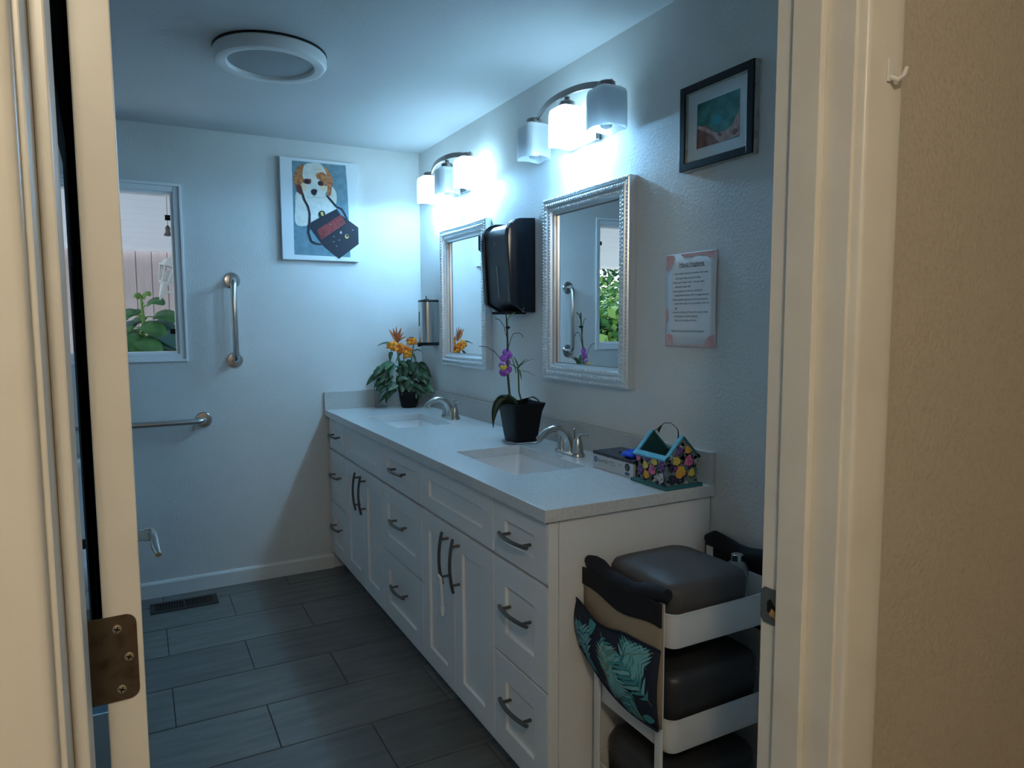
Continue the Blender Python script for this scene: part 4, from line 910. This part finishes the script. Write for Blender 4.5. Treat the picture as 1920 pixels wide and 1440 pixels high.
# ------------------------------------------------------------------ hall lamp (above the camera)
t = thing('hall_light', (-.15, -.55, ZC), 'round glowing hall ceiling light outside the doorway', 'ceiling light')
MB().lathe([(.15, ZC-.0005), (.15, ZC-.03), (.14, ZC-.035)], (-.15, -.55, 0), seg=32).build('pan', 'whitepaint', t, smooth=True)
MB().lathe([(.138, ZC-.03), (.135, ZC-.05), (.10, ZC-.075), (.05, ZC-.088), (0, ZC-.091)], (-.15, -.55, 0), seg=32).build('glass_dome', 'hallglass', t, smooth=True)
ld = bpy.data.lights.new('hall_bulb', 'POINT'); ld.energy = HALL_W; ld.color = WARM; ld.shadow_soft_size = .10
lo = bpy.data.objects.new('hall_bulb', ld); col.objects.link(lo); lo.parent = t; lo.location = (0, 0, -.20)

# ------------------------------------------------------------------ outside: porch, garden
struct('ground_outside', MB().box(-14, 8, 4.05, 22, -.30, -.20), 'lawn')
struct('porch_slab', MB().box(-6, 4, 4.04, 6.3, -.20, -.10), 'concrete')
pr = struct('porch_roof', MB().prism([(-6, 4.04, 2.50), (-6, 6.30, 1.985), (-6, 6.30, 2.06), (-6, 4.04, 2.60)], (10, 0, 0)), 'porchwhite')
for k in range(18):
    ya = 4.05+.125*k; yb = ya+.1238; za = 2.50-(ya-4.04)*.2279; zb = 2.50-(yb-4.04)*.2279
    MB().prism([(-6, ya, za), (-6, yb, zb), (-6, yb, zb-.008), (-6, ya, za-.008)], (10, 0, 0)).build('board', 'porchwhite', pr)
struct('porch_beam', MB().box(-6, 4, 6.28, 6.33, 1.962, 2.06), 'porchwhite')
bw = struct('wall_outbuilding', MB().box(-.55, 3.2, 6.41, 6.50, -.2, 2.05), 'boards')
for k in range(33):
    x = -.55+k*.1136; MB().box(x+.002, x+.1116, 6.385, 6.41, -.2, 2.05).build('plank', 'boards', bw, bevel=.003)
for x in (-2.05, ): struct('porch_post', MB().box(x-.05, x+.05, 6.25, 6.35, -.1, 1.95), 'porchwhite', bevel=.004)
# lantern on a bracket under the porch roof
lc = Vector((.186, 5.0, 1.70))
t = thing('porch_lantern', lc, 'white tapered porch lantern hanging outside the window', 'lantern')
LM = Matrix.Translation(lc) @ Matrix.Rotation(R(16), 4, 'Y')
def lat(prof, seg=6): return MB().lathe(prof, (0, 0, 0), seg=seg).xf(LM)
lat([(.004, .150), (.010, .135), (.006, .118), (.016, .108)], 12).build('finial', 'lanternw', t, smooth=True)
lat([(.014, .112), (.042, .090), (.048, .066), (.060, .060), (.060, .052)]).build('cap', 'lanternw', t)
lat([(.052, .052), (.032, -.050)]).build('lantern_glass', 'thinglass', t)
for k in range(6):
    a = 2*math.pi*k/6; MB().tube([(.053*math.cos(a), .053*math.sin(a), .054), (.033*math.cos(a), .033*math.sin(a), -.052)], .006, 6).xf(LM).build('rib', 'lanternw', t)
lat([(.010, .03), (.013, .0), (.010, -.04)], 12).build('candle', 'lanternw', t, smooth=True)
lat([(.036, -.046), (.036, -.056), (.022, -.064), (.014, -.130), (.004, -.165)], 12).build('tail', 'lanternw', t, smooth=True)
MB().tube([LM @ Vector((.012, 0, -.11)), LM @ Vector((.055, 0, -.10)), Vector((lc.x+.12, 5.0, lc.z-.02)), Vector((lc.x+.16, 5.0, lc.z+.10)), Vector((lc.x+.16, 5.0, 2.285))], .008, 8).build('bracket', 'lanternw', t, smooth=True)
hk = Vector((.205, 5.02, 1.985))
t = thing('wind_chime', hk, 'small grey hanging ornament under the porch ceiling', 'ornament')
MB().tube([hk+Vector((0, 0, .29)), hk+Vector((0, 0, .03))], .002, 6).build('cord', 'pewter', t)
MB().lathe([(.004, .03), (.016, .012), (.014, -.01), (.026, -.035), (.010, -.040)], hk, seg=14).build('bell', 'pewter', t, smooth=True)
# broad-leaved plant outside the window
gp = Vector((.03, 5.05, -.10))
t = thing('squash_plant', gp, 'tall broad-leaved green plant growing outside the window', 'plant')
MB().lathe([(.13, 0), (.15, .02), (.18, .30), (.19, .32), (.17, .32), (.16, .27)], gp, seg=24).build('planter', 'bark', t, smooth=True)
gn = lambda u, v, dp=0.: near((.03, 5.05, 1.3), u, v)+FW*dp
MB().tube([gp+Vector((0, 0, .28)), Vector((.01, 5.05, .8)), gn(268, 640), gn(269, 600), gn(264, 556)], [.016, .015, .013, .011, .006], 8).build('stalk', 'outlight', t, smooth=True)
rb_ = random.Random(9)
def broad(u, v, du, dv, Ln, m, dp=0.):
    c = gn(268+rb_.uniform(-3, 3), v+rb_.uniform(4, 12)); a0 = gn(u, v, dp); d = (gn(u+du, v+dv, dp)-a0).normalized()
    lf = leaf_mesh(MB(), [a0+d*Ln*k/7+Vector((0, 0, .02*math.sin(math.pi*k/7)-.02*(k/7)**2)) for k in range(8)], lambda q: Ln*.46*(math.sin(math.pi*min(1, .16+.82*q))**.6)*(1+.12*math.sin(q*22))+.001, (-.12, -.45, .9), .10).build('leaf', m, t, solid=.002, smooth=True, ang=80)
    MB().tube([c, (c+a0)/2+Vector((0, 0, .01)), a0+d*.02], .004, 6).build('leaf_stalk', 'outlight', lf, smooth=True)
for a in ((276, 572, 30, -6, .11, 'outgreen'), (262, 588, -26, 6, .09, 'outgreen'), (282, 592, 36, 4, .15, 'outgreen', .05), (256, 592, -30, 2, .13, 'outgreen', -.03), (250, 612, -26, 4, .12, 'outblue', .02), (275, 612, 30, 14, .16, 'outgreen', -.06), (262, 620, -20, 12, .13, 'outgreen', -.08), (285, 630, 34, 14, .18, 'outblue', -.05), (258, 640, -16, 16, .16, 'outblue', -.12), (272, 648, 16, 16, .16, 'outgreen', -.12), (300, 640, 34, 10, .15, 'outgreen', .08), (245, 640, -20, 10, .14, 'outblue', .05), (268, 560, 10, -8, .06, 'outlight'), (262, 560, -10, -6, .05, 'outlight'), (255, 628, -24, 10, .14, 'outgreen', -.02), (290, 655, 30, 14, .18, 'outgreen', -.10), (240, 655, 10, 14, .16, 'outblue', -.10), (265, 670, 10, 20, .18, 'outgreen', -.14), (312, 655, 26, 10, .16, 'outblue', .05), (250, 660, 20, 10, .16, 'outgreen', .10), (280, 665, 20, 10, .18, 'outblue', .02), (262, 600, -24, 8, .12, 'outgreen', .06), (278, 604, 24, 8, .13, 'outblue', .08), (248, 622, -18, 12, .13, 'outgreen', .08), (296, 618, 30, 8, .14, 'outgreen', .10), (262, 634, 14, 14, .15, 'outgreen', -.16), (284, 642, 20, 14, .16, 'outgreen', -.15), (305, 628, 24, 14, .14, 'outblue', -.04)):
    broad(*a)
# garden shrubs and a tree seen only in the mirror
def shrub(c, r, h, n, m1, m2, label, name='garden_shrub', trunk=0., seed=1):
    c = Vector(c); o = thing(name, c, label, 'tree' if trunk else 'shrub', 'garden shrubs beyond the porch'); q = random.Random(seed)
    MB().tube([c, c+Vector((0, 0, trunk+h*.5))], [.03+.05*(trunk > 0), .02], 8).build('trunk', 'bark', o, smooth=True)
    mb = MB()
    for k in range(n):
        a = q.random()*6.283; b = math.acos(q.uniform(-1, 1)); rr_ = q.random()**.35
        p = c+Vector((r*rr_*math.sin(b)*math.cos(a), r*rr_*math.sin(b)*math.sin(a), trunk+h*.5+h*.5*rr_*math.cos(b)))
        d = Vector((q.uniform(-1, 1), q.uniform(-1, 1), q.uniform(-.6, .8))).normalized(); s_ = d.cross(Vector((q.random(), q.random(), 1))).normalized(); L = q.uniform(.12, .24)
        mb.use(m1 if q.random() < .6 else m2).add([p, p+d*L*.5+s_*L*.3, p+d*L, p+d*L*.5-s_*L*.3], [(0, 1, 2, 3)])
    tag(mb.build('foliage', None, o), kind='stuff')
shrub((-3.0, 8.3, -.2), 1.1, 1.85, 5200, 'outgreen', 'outlight', 'rounded bright green shrub nearest the porch post', seed=1)
shrub((-5.7, 8.8, -.2), 1.25, 2.1, 4000, 'outgreen', 'outlight', 'wide green shrub in the garden beyond the porch', seed=2)
shrub((-4.6, 12.0, -.2), 1.6, 2.7, 5000, 'outlight', 'outgreen', 'pale green bush at the back of the garden', seed=3)
shrub((-9.5, 14.0, -.2), 2.2, 3.2, 5000, 'outgreen', 'outblue', 'dark leafy tree at the far end of the garden', 'garden_tree', 1.0, seed=4)
shrub((-5.0, 17.0, -.2), 2.3, 3.6, 6000, 'outblue', 'outgreen', 'leafy tree behind the pale green bush', 'garden_tree', .9, seed=5)
